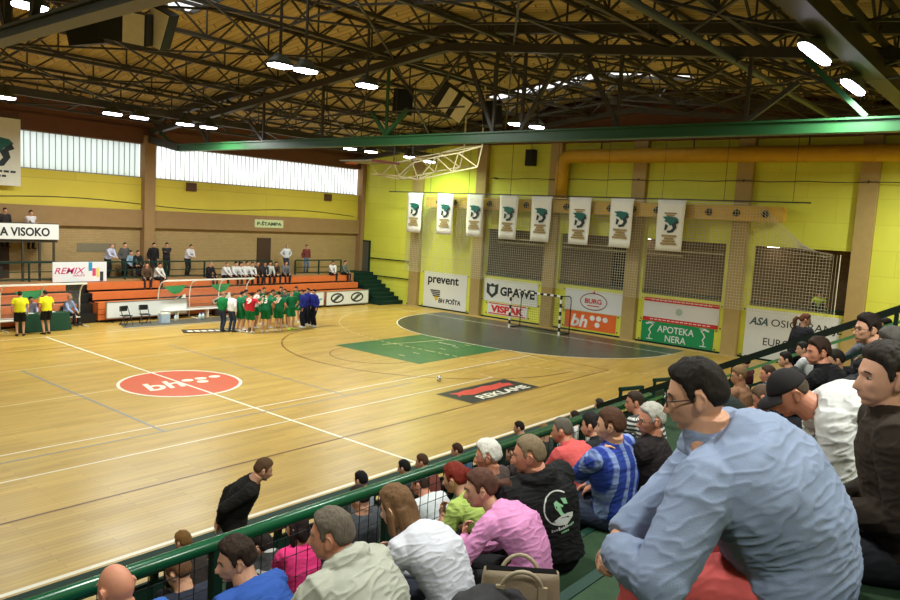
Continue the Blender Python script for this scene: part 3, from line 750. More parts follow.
# ---- gallery floor and its rail
struct(MB().box((XB,14.05,GZ-.15),(20.3,YF,GZ)).build('floor_gallery', M_CONC)); struct(MB().box((XB,14.05,0),(20.3,14.2,GZ-.15)).build('trim_3', M_CONC))
def gallery_rail(x0, x1, label):
    t = empty('gallery_railing', (x0,14.08,GZ), 0, label, 'railing', 'gallery railings'); L = x1-x0
    MB().box((0,-.03,.80),(L,.03,.87)).build('top_rail', M_GREEND, t); MB().box((0,-.02,.40),(L,.02,.44)).build('middle_rail', M_GREEND, t); MB().box((0,-.02,.06),(L,.02,.12)).build('bottom_rail', M_GREEND, t)
    n_ = max(2, round(L/2.2))
    for i in range(n_+1): MB().box((L*i/n_-.035,-.035,-.02),(L*i/n_+.035,.035,.84)).build('post', M_GREEND, t)
gallery_rail(-12,13.9,'long dark green gallery railing carrying the white sign with coloured squares'); gallery_rail(15.6,19.2,'short dark green gallery railing by the far corner steps')

# ---- bleachers under the gallery
def bleacher(x0, x1, label):
    t = empty('bleacher', (x0,12.5,0), 0, label, 'bleacher', 'orange bleachers under the gallery'); L = x1-x0
    for i, (y, za, zb) in enumerate(((0,.12,.87),(.55,.98,1.26),(1.1,1.38,1.66))):
        MB().box((0,y,za),(L,y+.04,zb)).build('front_board', M_ORANGE, t); MB().box((0,y,zb-.0),(L,y+.42,zb+.05)).build('seat_board', M_ORANGE, t)
        if i == 0:
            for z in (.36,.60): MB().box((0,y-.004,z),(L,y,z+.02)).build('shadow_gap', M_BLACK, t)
        MB().box((.02,y+.10,0),(L-.02,y+.5,za-.02)).build('understructure', M_BLACK, t)
    MB().box((0,.05,.12),(.04,1.45,.85)).build('end_panel', M_ORANGE, t)
bleacher(3.25,19.75,'long orange bleacher with bench tiers behind the empty white board'); bleacher(-12,2.3,'orange bleacher behind the officials table shelter')
t = empty('bleacher_stair', (2.35,12.6,0), 0, 'dark narrow steps between the two orange bleachers', 'stairs')
for i in range(4): MB().box((0,i*.36,0),(.85,(i+1)*.36,.42*(i+1))).build('step', M_BLACK, t)

# ---- boards along the far side
def board(name, x0, x1, y, z0, z1, label, cat='board', m_=M_WHITE):
    t = empty(name, ((x0+x1)/2,y,z0), 0, label, cat); h = z1-z0; w = x1-x0
    MB().box((-w/2,-.02,0),(w/2,.02,h)).build('panel', m_, t, bevel=.004)
    fr = MB(); fr.box((-w/2-.02,-.03,-.02),(w/2+.02,.03,.02)); fr.box((-w/2-.02,-.03,h-.02),(w/2+.02,.03,h+.02)); fr.box((-w/2-.02,-.03,0),(-w/2+.02,.03,h)); fr.box((w/2-.02,-.03,0),(w/2+.02,.03,h)); fr.build('frame', mat('grey_aluminium', (170,170,168), .4, metal=.6), t)
    for s in (-1,1): MB().box((s*w*.42-.02,-.02,-z0),(s*w*.42+.02,.25,-z0+.03)).build('foot', M_STEEL, t)
    return t
board('blank_board', 3.5,7.5,12.25,.22,.95,'blank white board in front of the orange bleacher behind two black chairs')
b1 = board('advert_board', 13.6,16.3,12.25,.14,.94,'pale blue and white board right of the players in blue tracksuits')
shape([(-1.2,-.3),(.2,-.32),(1.2,-.1),(1.25,.02),(.2,-.12),(-1.2,-.05)], (0,-.022,.42), FARM, mat('pale_blue_print', (120,170,196), .6), b1, 'blue_wave')
b2 = board('advert_board', 16.45,19.85,12.2,.12,.92,'white board with two dark oval emblems beside the corner steps')
for x in (-.85,.75):
    rg = ell(.52,.30,30); ri = ell(.40,.21,30)
    mb = MB(); k = 30; vs = [(*p,0) for p in rg]+[(*p,0) for p in ri]; mb.add(vs, [(i,(i+1)%k,k+(i+1)%k,k+i) for i in range(k)]); mb.v = [tuple(FARM@V(p)) for p in mb.v]
    o = mb.build('emblem_ring', M_INK, b2); o.location = (x,-.024,.40)
    shape([(-.34,-.12),(.05,.18),(.36,.15),(.08,-.02),(-.2,-.2)], (x,-.022,.40), FARM, mat('grey_print', (70,78,74), .6), b2, 'emblem_leaf')

# ---- dugout shelters
def shelter(x0, x1, label, emblems):
    t = empty('dugout_shelter', (x0,11.6,0), 0, label, 'shelter', 'team shelters'); L = x1-x0; n_ = max(1, round(L/1.65))
    for i in range(n_+1):
        x = L*i/n_
        MB().tube([(x,.75,0),(x,.75,1.2),(x,.66,1.55),(x,.45,1.80),(x,.10,1.90)], .03, 8).build('hoop', M_WHITEP, t, smooth=True); MB().tube([(x,.75,.03),(x,-.1,.03)], .025, 8).build('foot', M_WHITEP, t)
    MB().box((-.03,.05,1.88),(L+.03,.16,1.95)).build('front_rail', M_WHITEP, t); MB().box((0,.73,.45),(L,.77,.49)).build('back_rail', M_WHITEP, t)
    gm = bpy.data.materials.new('clear_sheet'); gm.use_nodes = True; b = gm.node_tree.nodes['Principled BSDF']; b.inputs['Base Color'].default_value = (.9,.93,.92,1); b.inputs['Alpha'].default_value = .07; b.inputs['Roughness'].default_value = .15
    sh = MB(); vs = []
    for p in ((.74,.5),(.74,1.2),(.65,1.54),(.44,1.79),(.1,1.885)): vs += [(0,p[0],p[1]),(L,p[0],p[1])]
    sh.add(vs, [(2*i,2*i+1,2*i+3,2*i+2) for i in range(4)]).build('clear_sheet', gm, t)
    for x in emblems:
        shape([(-.62,.30),(.62,.34),(.30,-.02),(-.05,-.10),(-.32,.05)], (x,.715,1.28), FARM, M_GRN, t, 'green_emblem'); shape([(-.5,-.42),(.55,-.05),(.62,-.5),(-.4,-.62)], (x,.718,1.22), FARM, M_WHITEP, t, 'white_field')
        shape([(-.40,-.50),(-.1,-.36),(.35,-.10),(.42,-.14),(.1,-.40),(-.3,-.56)], (x,.710,1.22), FARM, M_INK, t, 'emblem_stroke')
    MB().box((.15,.32,.40),(L-.15,.66,.44)).build('bench_board', M_WHITEP, t)
    for i in range(n_): MB().box((L*(i+.5)/n_-.02,.35,0),(L*(i+.5)/n_+.02,.62,.40)).build('bench_leg', M_WHITEP, t)
shelter(6.05,11.0,'white tube shelter with green emblems over the empty team bench',(.85,3.4))
shelter(-5.6,2.35,'white tube shelter behind the officials table',(5.9,))

# ---- booth with the white sign
t = empty('commentary_booth', (-3.,14.2,GZ), 0, 'raised booth on dark legs above the gallery behind the white sign', 'booth')
MB().box((0,0,1.72),(5.2,1.55,1.84)).build('platform', M_STEEL, t)
for x in (.6,2.05,3.75,4.45,5.05): MB().box((x-.04,.0,0),(x+.04,.08,1.72)).build('leg', M_STEEL, t)
MB().box((.6,.02,.85),(5.05,.06,.9)).build('brace', M_STEEL, t)
MB().box((.0,1.3,0),(3.4,1.5,1.72)).build('dark_panel', mat('dark_screen', (52,44,38), .7), t)
sg = empty('name_sign', (-.6,14.1,GZ+1.86), 0, 'long white sign with black capitals hung on the booth front', 'sign')
MB().box((-2.5,-.03,0),(2.8,.03,.68)).build('panel', M_WHITE, sg, bevel=.005); text('A VISOKO', 2.02, .38, (1.40,-.034,.33), FARM, M_INK, sg, bold=.03)
MB().box((-2.5,-.02,.68),(2.8,.02,.72)).build('top_edge', M_STEEL, sg)
rs = empty('gallery_sign', (3.10,13.98,GZ-.06), 0, 'white sign with pink italic letters and coloured squares on the gallery railing', 'sign')
MB().box((-1.22,-.02,0),(1.22,.02,.92)).build('panel', mat('pale_sign', (224,228,234), .5, .05, 2), rs, bevel=.004)
M_PINK = mat('pink_print', (196,52,110), .6)
text('REMIX', 1.36, .28, (-.46,-.024,.52), FARM, M_PINK, rs, shear=.3, bold=.01); text('tours', .52, .10, (-.05,-.024,.30), FARM, M_PINK, rs, shear=.3)
for x, z, w, h, c in ((.46,.70,.17,.40,(40,146,190)),(.63,.44,.16,.36,(206,70,112)),(.80,.42,.12,.44,(226,208,96)),(.98,.24,.16,.44,(48,50,58))):
    shape([(-w/2,-h/2),(w/2,-h/2),(w/2,h/2),(-w/2,h/2)], (x,-.024,z), FARM, mat('square_print', c, .6), rs, 'coloured_square')
fs_ = empty('beam_sign', (14.72,YF-.27,4.46), 0, 'small pale green sign with dark letters on the brown beam over the gallery door', 'sign')
MB().box((-1.02,-.02,0),(1.02,.02,.47)).build('panel', mat('pale_green_sign', (206,214,170), .5), fs_); text('P-ŠTAMPA', 1.75, .25, (.02,-.024,.25), FARM, mat('dark_green_ink', (40,78,50), .6), fs_, bold=.03)
M_BG = mat('faint_paint', (128,118,96), .9)
pt = empty('wall_plate', (4.7,YF-.001,3.0), 0, 'faint grey lettered plate on the tan brick wall above the gallery railing', 'plate')
MB().box((-.95,-.02,0),(.95,0,.42)).build('panel', M_BG, pt)

# ---- club emblem: a winged letter
def emblem(parent, loc, s, M3):
    shape([(-.5*s,.36*s),(-.1*s,.40*s),(.36*s,.34*s),(.50*s,.20*s),(.20*s,.04*s),(.02*s,-.16*s),(-.14*s,.02*s),(-.38*s,.10*s),(-.30*s,.20*s)], loc, M3, mat('emblem_green', (20,92,84), .6), parent, 'emblem_wing', .003)
    shape([(.42*s,.22*s),(.52*s,.04*s),(.34*s,-.04*s),(.40*s,-.24*s),(.20*s,-.52*s),(-.12*s,-.58*s),(-.16*s,-.44*s),(.06*s,-.40*s),(.18*s,-.26*s),(.08*s,-.08*s),(.24*s,.06*s)], loc, M3, mat('emblem_dark', (30,44,48), .6), parent, 'emblem_bowl', .004)
    shape([(-.30*s,-.04*s),(-.12*s,-.14*s),(-.22*s,-.40*s),(-.34*s,-.42*s)], loc, M3, mat('emblem_dark', (30,44,48), .6), parent, 'emblem_stem', .004)
M_CLOTH = mat('white_banner_cloth', (222,220,210), .8, .05, 2)
hb = empty('club_banner', (-.15,15.2,5.95), 0, 'large white club banner hanging in front of the dim window', 'banner')
MB().box((-1.2,-.01,0),(1.2,.01,2.92)).build('cloth', M_CLOTH, hb); MB().tube([(-1.25,0,2.94),(1.25,0,2.94)], .03, 8).build('rod', M_STEEL, hb)
for x in (-1.1,1.1): MB().box((x-.006,-.006,2.94),(x+.006,.006,3.9)).build('cord', M_STEEL, hb)
emblem(hb, (.25,-.013,1.55), 1.35, FARM)
for z, w in ((.56,1.9),(.36,1.5)):
    for k in range(7): shape([(0,0),(w/9,0),(w/9,.09),(0,.09)], (-.85+k*w/7,-.013,z), FARM, mat('emblem_dark', (30,44,48), .6), hb, 'line_of_text', .003)

# ---- boards on the end wall
def wboard(name, y0, y1, z0, z1, label, rgb, cat='board'):
    t = empty(name, (XE-.02,(y0+y1)/2,z0), 0, label, cat); w = abs(y0-y1)
    MB().box((-.012,-w/2,0),(.012,w/2,z1-z0)).build('panel', mat('printed_sheet', rgb, .55, .03, 2), t)
    for s in (-1,1):
        for z in (.06,z1-z0-.06): MB().box((-.02,s*(w/2+.10)-.03,z-.03),(.012,s*(w/2+.10)+.03,z+.03)).build('clip', M_STEEL, t)
    return t
FX = -.016
t = wboard('advert_sheet', 9.75,6.35,.10,2.28,'white board lettered for a car supplier and a post office beside the corner steps',(224,226,224))
text('prevent', 2.45, .62, (FX,.15,1.65), ENDM, M_INK, t, bold=.025); text('BH POŠTA', 1.75, .36, (FX,-.42,.50), ENDM, M_INK, t, shear=.1, bold=.03)
for k in range(4): shape([(-.42+.07*k,.0),(.40,.0),(.40,-.07),(-.36+.07*k,-.07)], (FX,.75,1.08-.11*k), ENDM, M_INK, t, 'post_horn_line')
shape([(-.1,.0),(.22,.12),(.22,-.16),(.05,-.26)], (FX,.72,.66), ENDM, mat('mustard_print', (214,180,40), .6), t, 'post_horn_bell')
t = wboard('advert_sheet', 5.05,1.35,.98,2.27,'white board with a dark shield and capitals above the red lettered board',(226,226,222))
text('GRAWE', 2.35, .52, (FX,-.50,.64), ENDM, M_INK, t, bold=.035)
shape([(-.42,.40),(-.15,.30),(0,.42),(.15,.30),(.42,.40),(.40,-.15),(0,-.46),(-.40,-.15)], (FX,1.25,.64), ENDM, mat('shield_dark', (52,62,60), .6), t, 'shield'); shape([(-.20,.20),(.2,.20),(.18,-.10),(0,-.26),(-.18,-.10)], (FX-.004,1.25,.64), ENDM, M_WHITE, t, 'shield_centre')
t = wboard('advert_sheet', 4.72,1.95,.22,.92,'white board with big red capitals behind the left goal post',(228,226,222))
text('VISPAK', 2.3, .42, (FX,0,.35), ENDM, M_RED, t, bold=.05); shape([(-1.3,-.03),(1.3,-.03),(1.3,.03),(-1.3,.03)], (FX,0,.65), ENDM, M_RED, t, 'red_stripe'); shape([(-1.3,-.03),(1.3,-.03),(1.3,.03),(-1.3,.03)], (FX,0,.07), ENDM, M_RED, t, 'red_stripe')
t = wboard('advert_sheet', -.42,-3.86,1.12,2.26,'white board with a red lettered oval above the orange board',(224,226,226))
k = 36; a = ell(.80,.46,k); b = ell(.75,.41,k); mb = MB().add([(*p,0) for p in a]+[(*p,0) for p in b], [(i,(i+1)%k,k+(i+1)%k,k+i) for i in range(k)]); mb.v = [tuple(ENDM@V(p)) for p in mb.v]
o = mb.build('oval_ring', mat('ring_red', (120,60,58), .6), t); o.location = (FX-.002,0,.56); text('BURG', .98, .26, (FX,.02,.58), ENDM, M_RED, t, bold=.03); shape([(-.35,0),(.35,0),(.35,-.05),(-.35,-.05)], (FX,0,.36), ENDM, M_RED, t, 'red_stripe'); shape([(-.08,0),(.08,0),(0,.14)], (FX,0,1.02), ENDM, M_RED, t, 'small_crown')
t = wboard('advert_sheet', -.48,-3.5,.18,1.09,'orange board with white letters and dots behind the right goal post',(226,106,46))
text('bh', 1.0, .66, (FX,.62,.42), ENDM, M_WHITE, t, shear=.2, bold=.03)
for y, z in ((-.15,.64),(-.52,.64),(-.90,.62),(-.46,.30)): shape(ell(.15,.14,16), (FX,y,z), ENDM, M_WHITE, t, 'logo_dot')
t = wboard('advert_sheet', -4.95,-8.72,1.12,2.27,'red and white striped board above the green pharmacy board',(222,220,218))
for z in (.97,.0): shape([(-1.88,0),(1.88,0),(1.88,.19),(-1.88,.19)], (FX,0,z), ENDM, M_RED, t, 'red_band')
for z in (1.04,.07):
    for k in range(14): shape([(0,0),(.16,0),(.16,.05),(0,.05)], (FX-.005,1.5-k*.22,z), ENDM, mat('pink_white', (236,200,196), .6), t, 'line_of_text', .002)
shape(ell(.17,.17,16), (FX,.05,.58), ENDM, mat('pale_grey_green', (166,184,168), .6), t, 'faint_seal')
t = wboard('advert_sheet', -4.92,-8.55,.10,1.10,'green pharmacy board with white figures and letters',(24,142,84))
text('APOTEKA', 1.85, .33, (FX,.05,.68), ENDM, M_WHITE, t, bold=.01); text('NERA', 1.05, .33, (FX,.02,.24), ENDM, M_WHITE, t, bold=.01)
for s in (-1,1):
    mb = MB(); pts = [(.22,.30),(.02,.38),(-.14,.30),(-.02,.18),(.06,.04),(-.04,-.12),(.04,-.28),(0,-.40)]
    mb.tube([(x*s,y,0) for x,y in pts], [.022,.03,.035,.03,.03,.025,.025,.02], 6); mb.tube([(-.16,-.42,0),(.16,-.42,0)], .02, 6); mb.tube([(-.22*s,.40,0),(.02*s,.42,0),(.26*s,.34,0)], .018, 6)
    mb.v = [tuple(ENDM@V((p[0],p[1],p[2]*.2))) for p in mb.v]; o = mb.build('snake_and_cup', M_WHITE, t); o.location = (FX,-s*1.35,.54)
t = wboard('advert_sheet', -9.95,-13.85,.10,2.30,'large white insurance board right of the last tan column',(216,220,222))
text('OSIGURANJE', 2.9, .42, (FX,-.62,1.62), ENDM, M_INK, t); text('ASA', .82, .36, (FX,1.38,1.66), ENDM, mat('slate_print', (70,92,98), .6), t, shear=.3, bold=.03); text('EUROHERC', 2.3, .34, (FX,-.05,.78), ENDM, M_INK, t)

# ---- club banners on the dark rail, cables up to the roof
t = empty('banner_rail', (21.,0,7.06), 0, 'dark steel rail hung on thin wires in front of the yellow end wall', 'rail')
MB().box((-.03,-12.5,-.03),(.03,11.9,.03)).build('rail', M_STEEL, t)
for i in range(9): MB().box((-.008,11.4-i*2.9,.03),(.008,11.416-i*2.9,4.)).build('wire', M_STEEL, t)
BY = [(10.25,9.05),(7.85,6.62),(5.62,4.44),(3.34,2.10),(1.24,-.02),(-1.08,-2.33),(-3.4,-4.62),(-5.85,-7.2)]
WORD = ['first','second','third','fourth','fifth','sixth','seventh','eighth']
for i, (a, b) in enumerate(BY):
    lb = 'white club banner with a winged green emblem, %s from the corner steps on the rail' % WORD[i]
    t = empty('hanging_banner', (20.93,(a+b)/2,4.645), 0, lb, 'banner', 'club banners on the end rail'); w = a-b
    mb = MB(); vs = []; fs = []; nz = 8; ny = 6
    for k in range(nz+1):
        for j in range(ny+1):
            y = -w/2+w*j/ny; z = 2.36*k/nz; vs.append((.025*math.sin(j*1.6+i)*(1-k/nz)+.015*math.sin(k*.9+i), y*(1-.01*(nz-k)), z))
    for k in range(nz):
        for j in range(ny): fs.append((k*(ny+1)+j,k*(ny+1)+j+1,(k+1)*(ny+1)+j+1,(k+1)*(ny+1)+j))
    c = mb.add(vs, fs).build('cloth', M_CLOTH, t, smooth=True); so = c.modifiers.new('s','SOLIDIFY'); so.thickness = .006; so.offset = 1
    MB().box((.02,-w/2,2.32),(.05,w/2,2.38)).build('hem', M_CLOTH, t)
    top = 1.45 if i < 5 or i == 6 else 1.30
    emblem(t, (-.05,-.02,top), .80, ENDM)
    M_OC = mat('ochre_print', (150,128,84), .7)
    for k, (zz, ww) in enumerate(((top-.64,.72),(top-.77,.46),(top-.89,.62),(top-1.01,.78))): shape([(-ww/2,0),(ww/2,0),(ww/2,.10),(-ww/2,.10)], (-.05,.0,zz), ENDM, M_OC, t, 'printed_line', .003)
    if i in (5,7):
        for zz, ww in ((top+.42,.6),(top+.32,.4)): shape([(-ww/2,0),(ww/2,0),(ww/2,.07),(-ww/2,.07)], (-.05,.0,zz), ENDM, M_OC, t, 'printed_line', .003)

# ---- ventilation: yellow pipe and nozzle duct
t = empty('air_duct', (XE-.55,0,0), 0, 'fat yellow air pipe along the end wall with an elbow down', 'duct')
pts = [(0,-21.5,9.16),(0,-.45,9.16),(0,-.25,9.11),(0,-.10,9.0),(0,-.02,8.84),(0,0,8.6),(0,0,6.9)]
MB().tube(pts, .35, 18).build('pipe', M_DUCT, t, smooth=True)
for i in range(8): MB().tube([(0,-1.6-i*2.6,9.16),(0,-1.52-i*2.6,9.16)], .365, 18).build('seam_band', M_DUCT, t)
for y in (-2.2,-7,-12,-17): MB().box((-.02,y-.03,9.4),(.02,y+.03,10.3)).build('hanger', M_STEEL, t)
t = empty('wall_wire', (XE-.34,0,8.02), 0, 'dark cable strung along the end wall under the yellow pipe', 'cable')
MB().tube([(0,4.8-i*.8,-.05*math.sin(i*.9)**2) for i in range(31)], .022, 6).build('cable', M_STEEL, t)
for y in (4.6,-4.25,-9.35,-14.35): MB().box((-.03,y-.03,-.05),(.32,y+.03,.05)).build('clip', M_STEEL, t)
t = empty('nozzle_duct', (XE-.64,0,6.55), 0, 'long ochre air box with dark nozzles behind the club banners', 'duct')
MB().box((-.22,-11.35,-.33),(.30,9.2,.33)).build('box', mat('ochre_duct', (212,172,74), .5, .12, 2), t, bevel=.02)
for i in range(16):
    y = -10.6+i*1.25; o = MB().tube([(-.20,y,0),(-.36,y,-.03)], [.17,.13], 12).build('nozzle', mat('dark_nozzle', (66,62,56), .5), t)
    MB().tube([(-.355,y,-.03),(-.39,y,-.035)], [.10,.10], 12).build('nozzle_core', M_BLACK, o)
t = empty('wall_speaker', (XE-.3,2.2,8.70), 0, 'black loudspeaker hung high on the yellow end wall beside the pipe elbow', 'speaker')
MB().box((-.2,-.26,0),(.2,.26,.88)).build('cabinet', M_BLACK, t, bevel=.02); MB().box((-.215,-.22,.05),(-.2,.22,.83)).build('grille', mat('speaker_cloth', (34,33,32), .9), t); MB().box((.2,-.04,.3),(.3,.04,.5)).build('bracket', M_STEEL, t); MB().box((-.01,-.01,.88),(.01,.01,1.75)).build('wire', M_STEEL, t)

# ---- goal
t = empty('handball_goal', (20.,0,0), 0, 'black and white striped handball goal in the dark goal area', 'goal')
def striped(a, b, n_):
    for k in range(n_):
        p = V(a).lerp(V(b), k/n_); q = V(a).lerp(V(b), (k+1)/n_); MB().bar(p, q, .085).build('stripe', M_WHITEP if k%2 == 0 else M_BLACK, t)
striped((0,1.54,0),(0,1.54,2.04),10); striped((0,-1.54,0),(0,-1.54,2.04),10); striped((0,-1.5,2.0),(0,1.5,2.0),15)
for s in (1,-1):
    MB().tube([(.04,s*1.54,2.),(.75,s*1.54,1.98),(.95,s*1.54,1.9),(1.0,s*1.54,1.7),(1.0,s*1.54,0)], .025, 8).build('net_stay', M_BLACK, t); MB().tube([(.04,s*1.54,.03),(1.,s*1.54,.03)], .025, 8).build('ground_bar', M_BLACK, t)
MB().tube([(1.,-1.54,.03),(1.,1.54,.03)], .025, 8).build('ground_bar', M_BLACK, t)
nb = MB(); r_ = .005
for i in range(25): y = -1.5+3*i/24; nb.tube([(.05,y,1.97),(.85,y,1.85),(.98,y,1.2),(.98,y,.05)], r_, 4, False)
for z in [.1+.13*i for i in range(15)]: nb.tube([(.98 if z < 1.3 else .9,-1.5,z),(.98 if z < 1.3 else .9,1.5,z)], r_, 4, False)
for s in (1,-1):
    for i in range(8): x = .1+.12*i; nb.tube([(x,s*1.5,.05),(x,s*1.5,1.95)], r_, 4, False)
nb.build('netting', mat('grey_net', (96,98,92), .8), t)
bl = empty('handball', (6.92,-4.74,.10), 0, 'white ball with dark patches lying on the court', 'ball')
MB().ball((0,0,0), .097, 20).build('ball', M_WHITEP, bl, smooth=True)
for i in range(12):
    g_ = (1+5**.5)/2; q = [(0,1,g_),(0,-1,g_),(0,1,-g_),(0,-1,-g_),(1,g_,0),(-1,g_,0),(1,-g_,0),(-1,-g_,0),(g_,0,1),(g_,0,-1),(-g_,0,1),(-g_,0,-1)][i]
    n_ = V(q).normalized(); u_ = n_.orthogonal().normalized(); w_ = n_.cross(u_)
    mbp = MB().add([n_*.0995]+[n_*.0945+(u_*math.cos(R(a))+w_*math.sin(R(a)))*.030 for a in range(0,360,60)], [(0,1+k,1+(k+1)%6) for k in range(6)]); mbp.build('patch', M_INK, bl)

# ---- safety net hung from the rail
t = empty('safety_net', (21.17,0,0), 0, 'tall pale safety net hanging behind the goal in front of the openings', 'net')
nt_ = MB(); r_ = .0095
def netp(y, z):
    sag = .05*math.sin(y*1.9)*(1-(z-2.3)/4.7); e = max(0., (-10.5-y)/3.3)
    zz = z if e <= 0 else z-max(0,(z-5.2))*min(1,e*1.6)-(.25*e*e if z > 5 else 0)
    return (sag+.02*math.sin(y*.7), y, zz)
ys = [10.5-.13*i for i in range(187)]; zs = [2.30+.13*i for i in range(36)]
for y in ys: nt_.tube([netp(y,z) for z in (2.3,3.2,4.2,5.2,6.1,6.95)], r_, 3, False)
for z in zs: nt_.tube([netp(10.5-.6*i,z) for i in range(41)], r_, 3, False)
nt_.build('netting', mat('pale_net', (196,190,168), .8), t)
e = MB(); e.tube([netp(-13.8,z) for z in (2.2,3.2,4.2,5.0,5.25)], .02, 6); e.tube([netp(10.5-.6*i,6.95) for i in range(35)], .018, 6); e.build('edge_rope', mat('white_rope', (214,210,196), .8), t)
# ------------------------------------------------------------------ roof
M_DECK = brick_mat('tan_roof_stripes', (222,202,144), (206,184,126), (146,122,80), 1, 5.2, .30, 'R', .75, .035, .3)  # darker stripes put into the deck colour to deepen weakly shaded corrugation
rf = empty('ceiling'); struct(rf)
SKY = [(0.05,1.3,-10.2,1.95),(17.6,18.9,-8.2,2.4),(-14.5,-13.2,-10,2)]
def sheet(ya, yb):
    """one band of corrugated sheet; the same waves in every band, left open where a skylight lies"""
    mb = MB(); st_ = .075; n_ = int((XE+.2-XB)/st_)+1; vs = []
    for k in range(n_+1): vs += [(XB+k*st_,y,deck(y)+(0,.09,.09,0)[k%4]) for y in (ya,yb)]
    fs = [(2*k,2*k+2,2*k+3,2*k+1) for k in range(n_) if not any(q[0] < XB+(k+.5)*st_ < q[1] and q[2] <= ya+.01 and yb-.01 <= q[3] for q in SKY[:2])]
    return mb.add(vs, fs)
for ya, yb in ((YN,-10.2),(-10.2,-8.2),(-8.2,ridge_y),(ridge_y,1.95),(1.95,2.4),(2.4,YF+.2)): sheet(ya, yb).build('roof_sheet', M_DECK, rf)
M_SKYL = pane_mat('milky_skylight', (250,250,250))
for i, (x0, x1, ya, yb) in enumerate(SKY[:2]):
    w = struct(empty('window_%d' % (i+4)))
    MB().add([(x,y,deck(y)+.12) for y in (ya-.1,ridge_y,yb+.1) for x in (x0-.12,x1+.12)], [(0,1,3,2),(2,3,5,4)]).build('pane', M_SKYL, w)
    fr = MB()
    for x in (x0,x1):
        fr.bar((x,ya,deck(ya)),(x,ridge_y,deck(ridge_y)),.06,.12); fr.bar((x,yb,deck(yb)),(x,ridge_y,deck(ridge_y)),.06,.12)
    k = 8
    for j in range(k+1): y = ya+(yb-ya)*j/k; fr.bar((x0,y,deck(y)),(x1,y,deck(y)),.05,.06)
    fr.build('window_frame', M_STEEL, w)

# main frames: gable girder over a green tie beam
def chord_pt(y, d): return deck(y)-d
def main_frame(x, label, tie=True):
    t = empty('roof_truss', (x,0,0), 0, label, 'roof truss', 'main roof trusses')
    for nm, d, hgt in (('upper_chord',.55,.30),('lower_chord',1.15,.26)):
        mb = MB()
        for y in (YF-.4, YN+.4): mb.bar((0,y,chord_pt(y,d)),(0,ridge_y,chord_pt(ridge_y,d)),.26,hgt)
        mb.build(nm, M_STEEL, t)
    mb = MB(); y = YF-.5; k = 0; 
    while y > YN+.6:
        mb.bar((0,y,chord_pt(y,.6)),(0,y-.8,chord_pt(y-.8,1.1)),.07); mb.bar((0,y-.8,chord_pt(y-.8,1.1)),(0,y-1.6,chord_pt(y-1.6,.6)),.07); y -= 1.6
    mb.build('lattice', M_STEEL, t)
    if not tie: return
    MT = M_TIE if x > 0 else M_STEELG; dz = 0 if x > 0 else .12; MB().box((-.09,YN+4,8.10+dz),(.09,YF-3.1,8.42)).build('tie_beam', MT, t); MB().box((-.16,YN+4,8.38),(.16,YF-3.1,8.43)).build('tie_flange', MT, t); MB().box((-.16,YN+4,8.09+dz),(.16,YF-3.1,8.14+dz)).build('tie_flange', MT, t)
    for y0, y1, z0, z1 in ((YF-3.2,YF-.2,8.2,8.4),):
        MB().bar((0,y0,8.26),(0,YF-.3,8.75),.26,.36).build('haunch', M_STEEL, t); MB().bar((0,YF-2.6,8.4),(0,YF-1.2,chord_pt(YF-1.2,1.2)),.12).build('strut', M_TIE, t)
    for y in (10.2,6,2.2,-1.35,-6.2,-7.3,-10.6,-14.2):
        MB().bar((0,y,8.44),(0,y,chord_pt(y,1.1)),.09).build('hanger', M_TIE if y == -1.35 else M_STEEL, t)
    for y, dy in ((-1.35,-1.0),(-1.35,.8),(6,1.1),(10.2,.9),(-7.3,-1.4),(-6.2,1.4),(-16.95,1.65),(-10.6,1.3),(-14.2,-1.2)):
        MB().bar((0,y,8.45),(0,y+dy,chord_pt(y+dy,1.1)) if abs(dy) > 1.2 else (0,y+dy,9.35),.12).build('strut', M_TIE if y in (-1.35,-16.95) else M_STEEL, t)
    mb = MB()
    for y0 in (13,9.5,6,2.2,-1.35,-6.2,-10.6,-14.2):
        y1 = y0-3.6; mb.bar((0,y0,chord_pt(y0,1.15)),(0,(y0+y1)/2,9.3),.07); mb.bar((0,(y0+y1)/2,9.3),(0,y1,chord_pt(y1,1.15)),.07)
        mb.bar((.0,y0,9.3),(0,y1,9.3),.05)
    mb.build('bracing', M_STEEL, t)
main_frame(7.2,'dark gable roof truss over the long green tie beam across the hall'); main_frame(-7.1,'dark gable roof truss with the grey green beam crossing the upper left corner'); main_frame(21.4,'dark gable roof truss tight against the yellow end wall', False)

# joists along the hall, one prototype per kind, copied
def joist_proto():
    t = empty('roof_joist', (0,0,0), 0, 'x', 'roof joist', 'roof joists along the hall'); x0, x1 = XB+.3, XE-.1
    a = MB().box((x0,-.06,-.10),(x1,.06,0)).build('top_chord', M_STEEL, t); b = MB().box((x0,-.06,-1.0),(x1,.06,-.89)).build('bottom_chord', M_STEEL, t)
    mb = MB(); x = x0; 
    while x < x1-1.2:
        mb.bar((x,0,-.06),(x+1.19,0,-.94),.055); mb.bar((x+1.19,0,-.94),(x+2.38,0,-.06),.055); mb.bar((x+1.19,0,-.94),(x+1.19,0,-.06),.045); x += 2.38
    c = mb.build('lattice', M_STEEL, t); return t, [a,b,c]
jp, jk = joist_proto()
JY = [14.0-2.6*i for i in range(15)]
NUM = ['first','second','third','fourth','fifth','sixth','seventh','eighth','ninth','tenth','eleventh','twelfth','thirteenth','fourteenth','fifteenth']
for i, y in enumerate(JY):
    if i == 0: t = jp
    else:
        t = jp.copy(); COL.objects.link(t)
        for ch in jk: c = ch.copy(); COL.objects.link(c); c.parent = t
    t.location = (0,y,deck(y)-.03); t['label'] = 'dark lattice joist under the tan roof, %s from the window wall' % NUM[i]
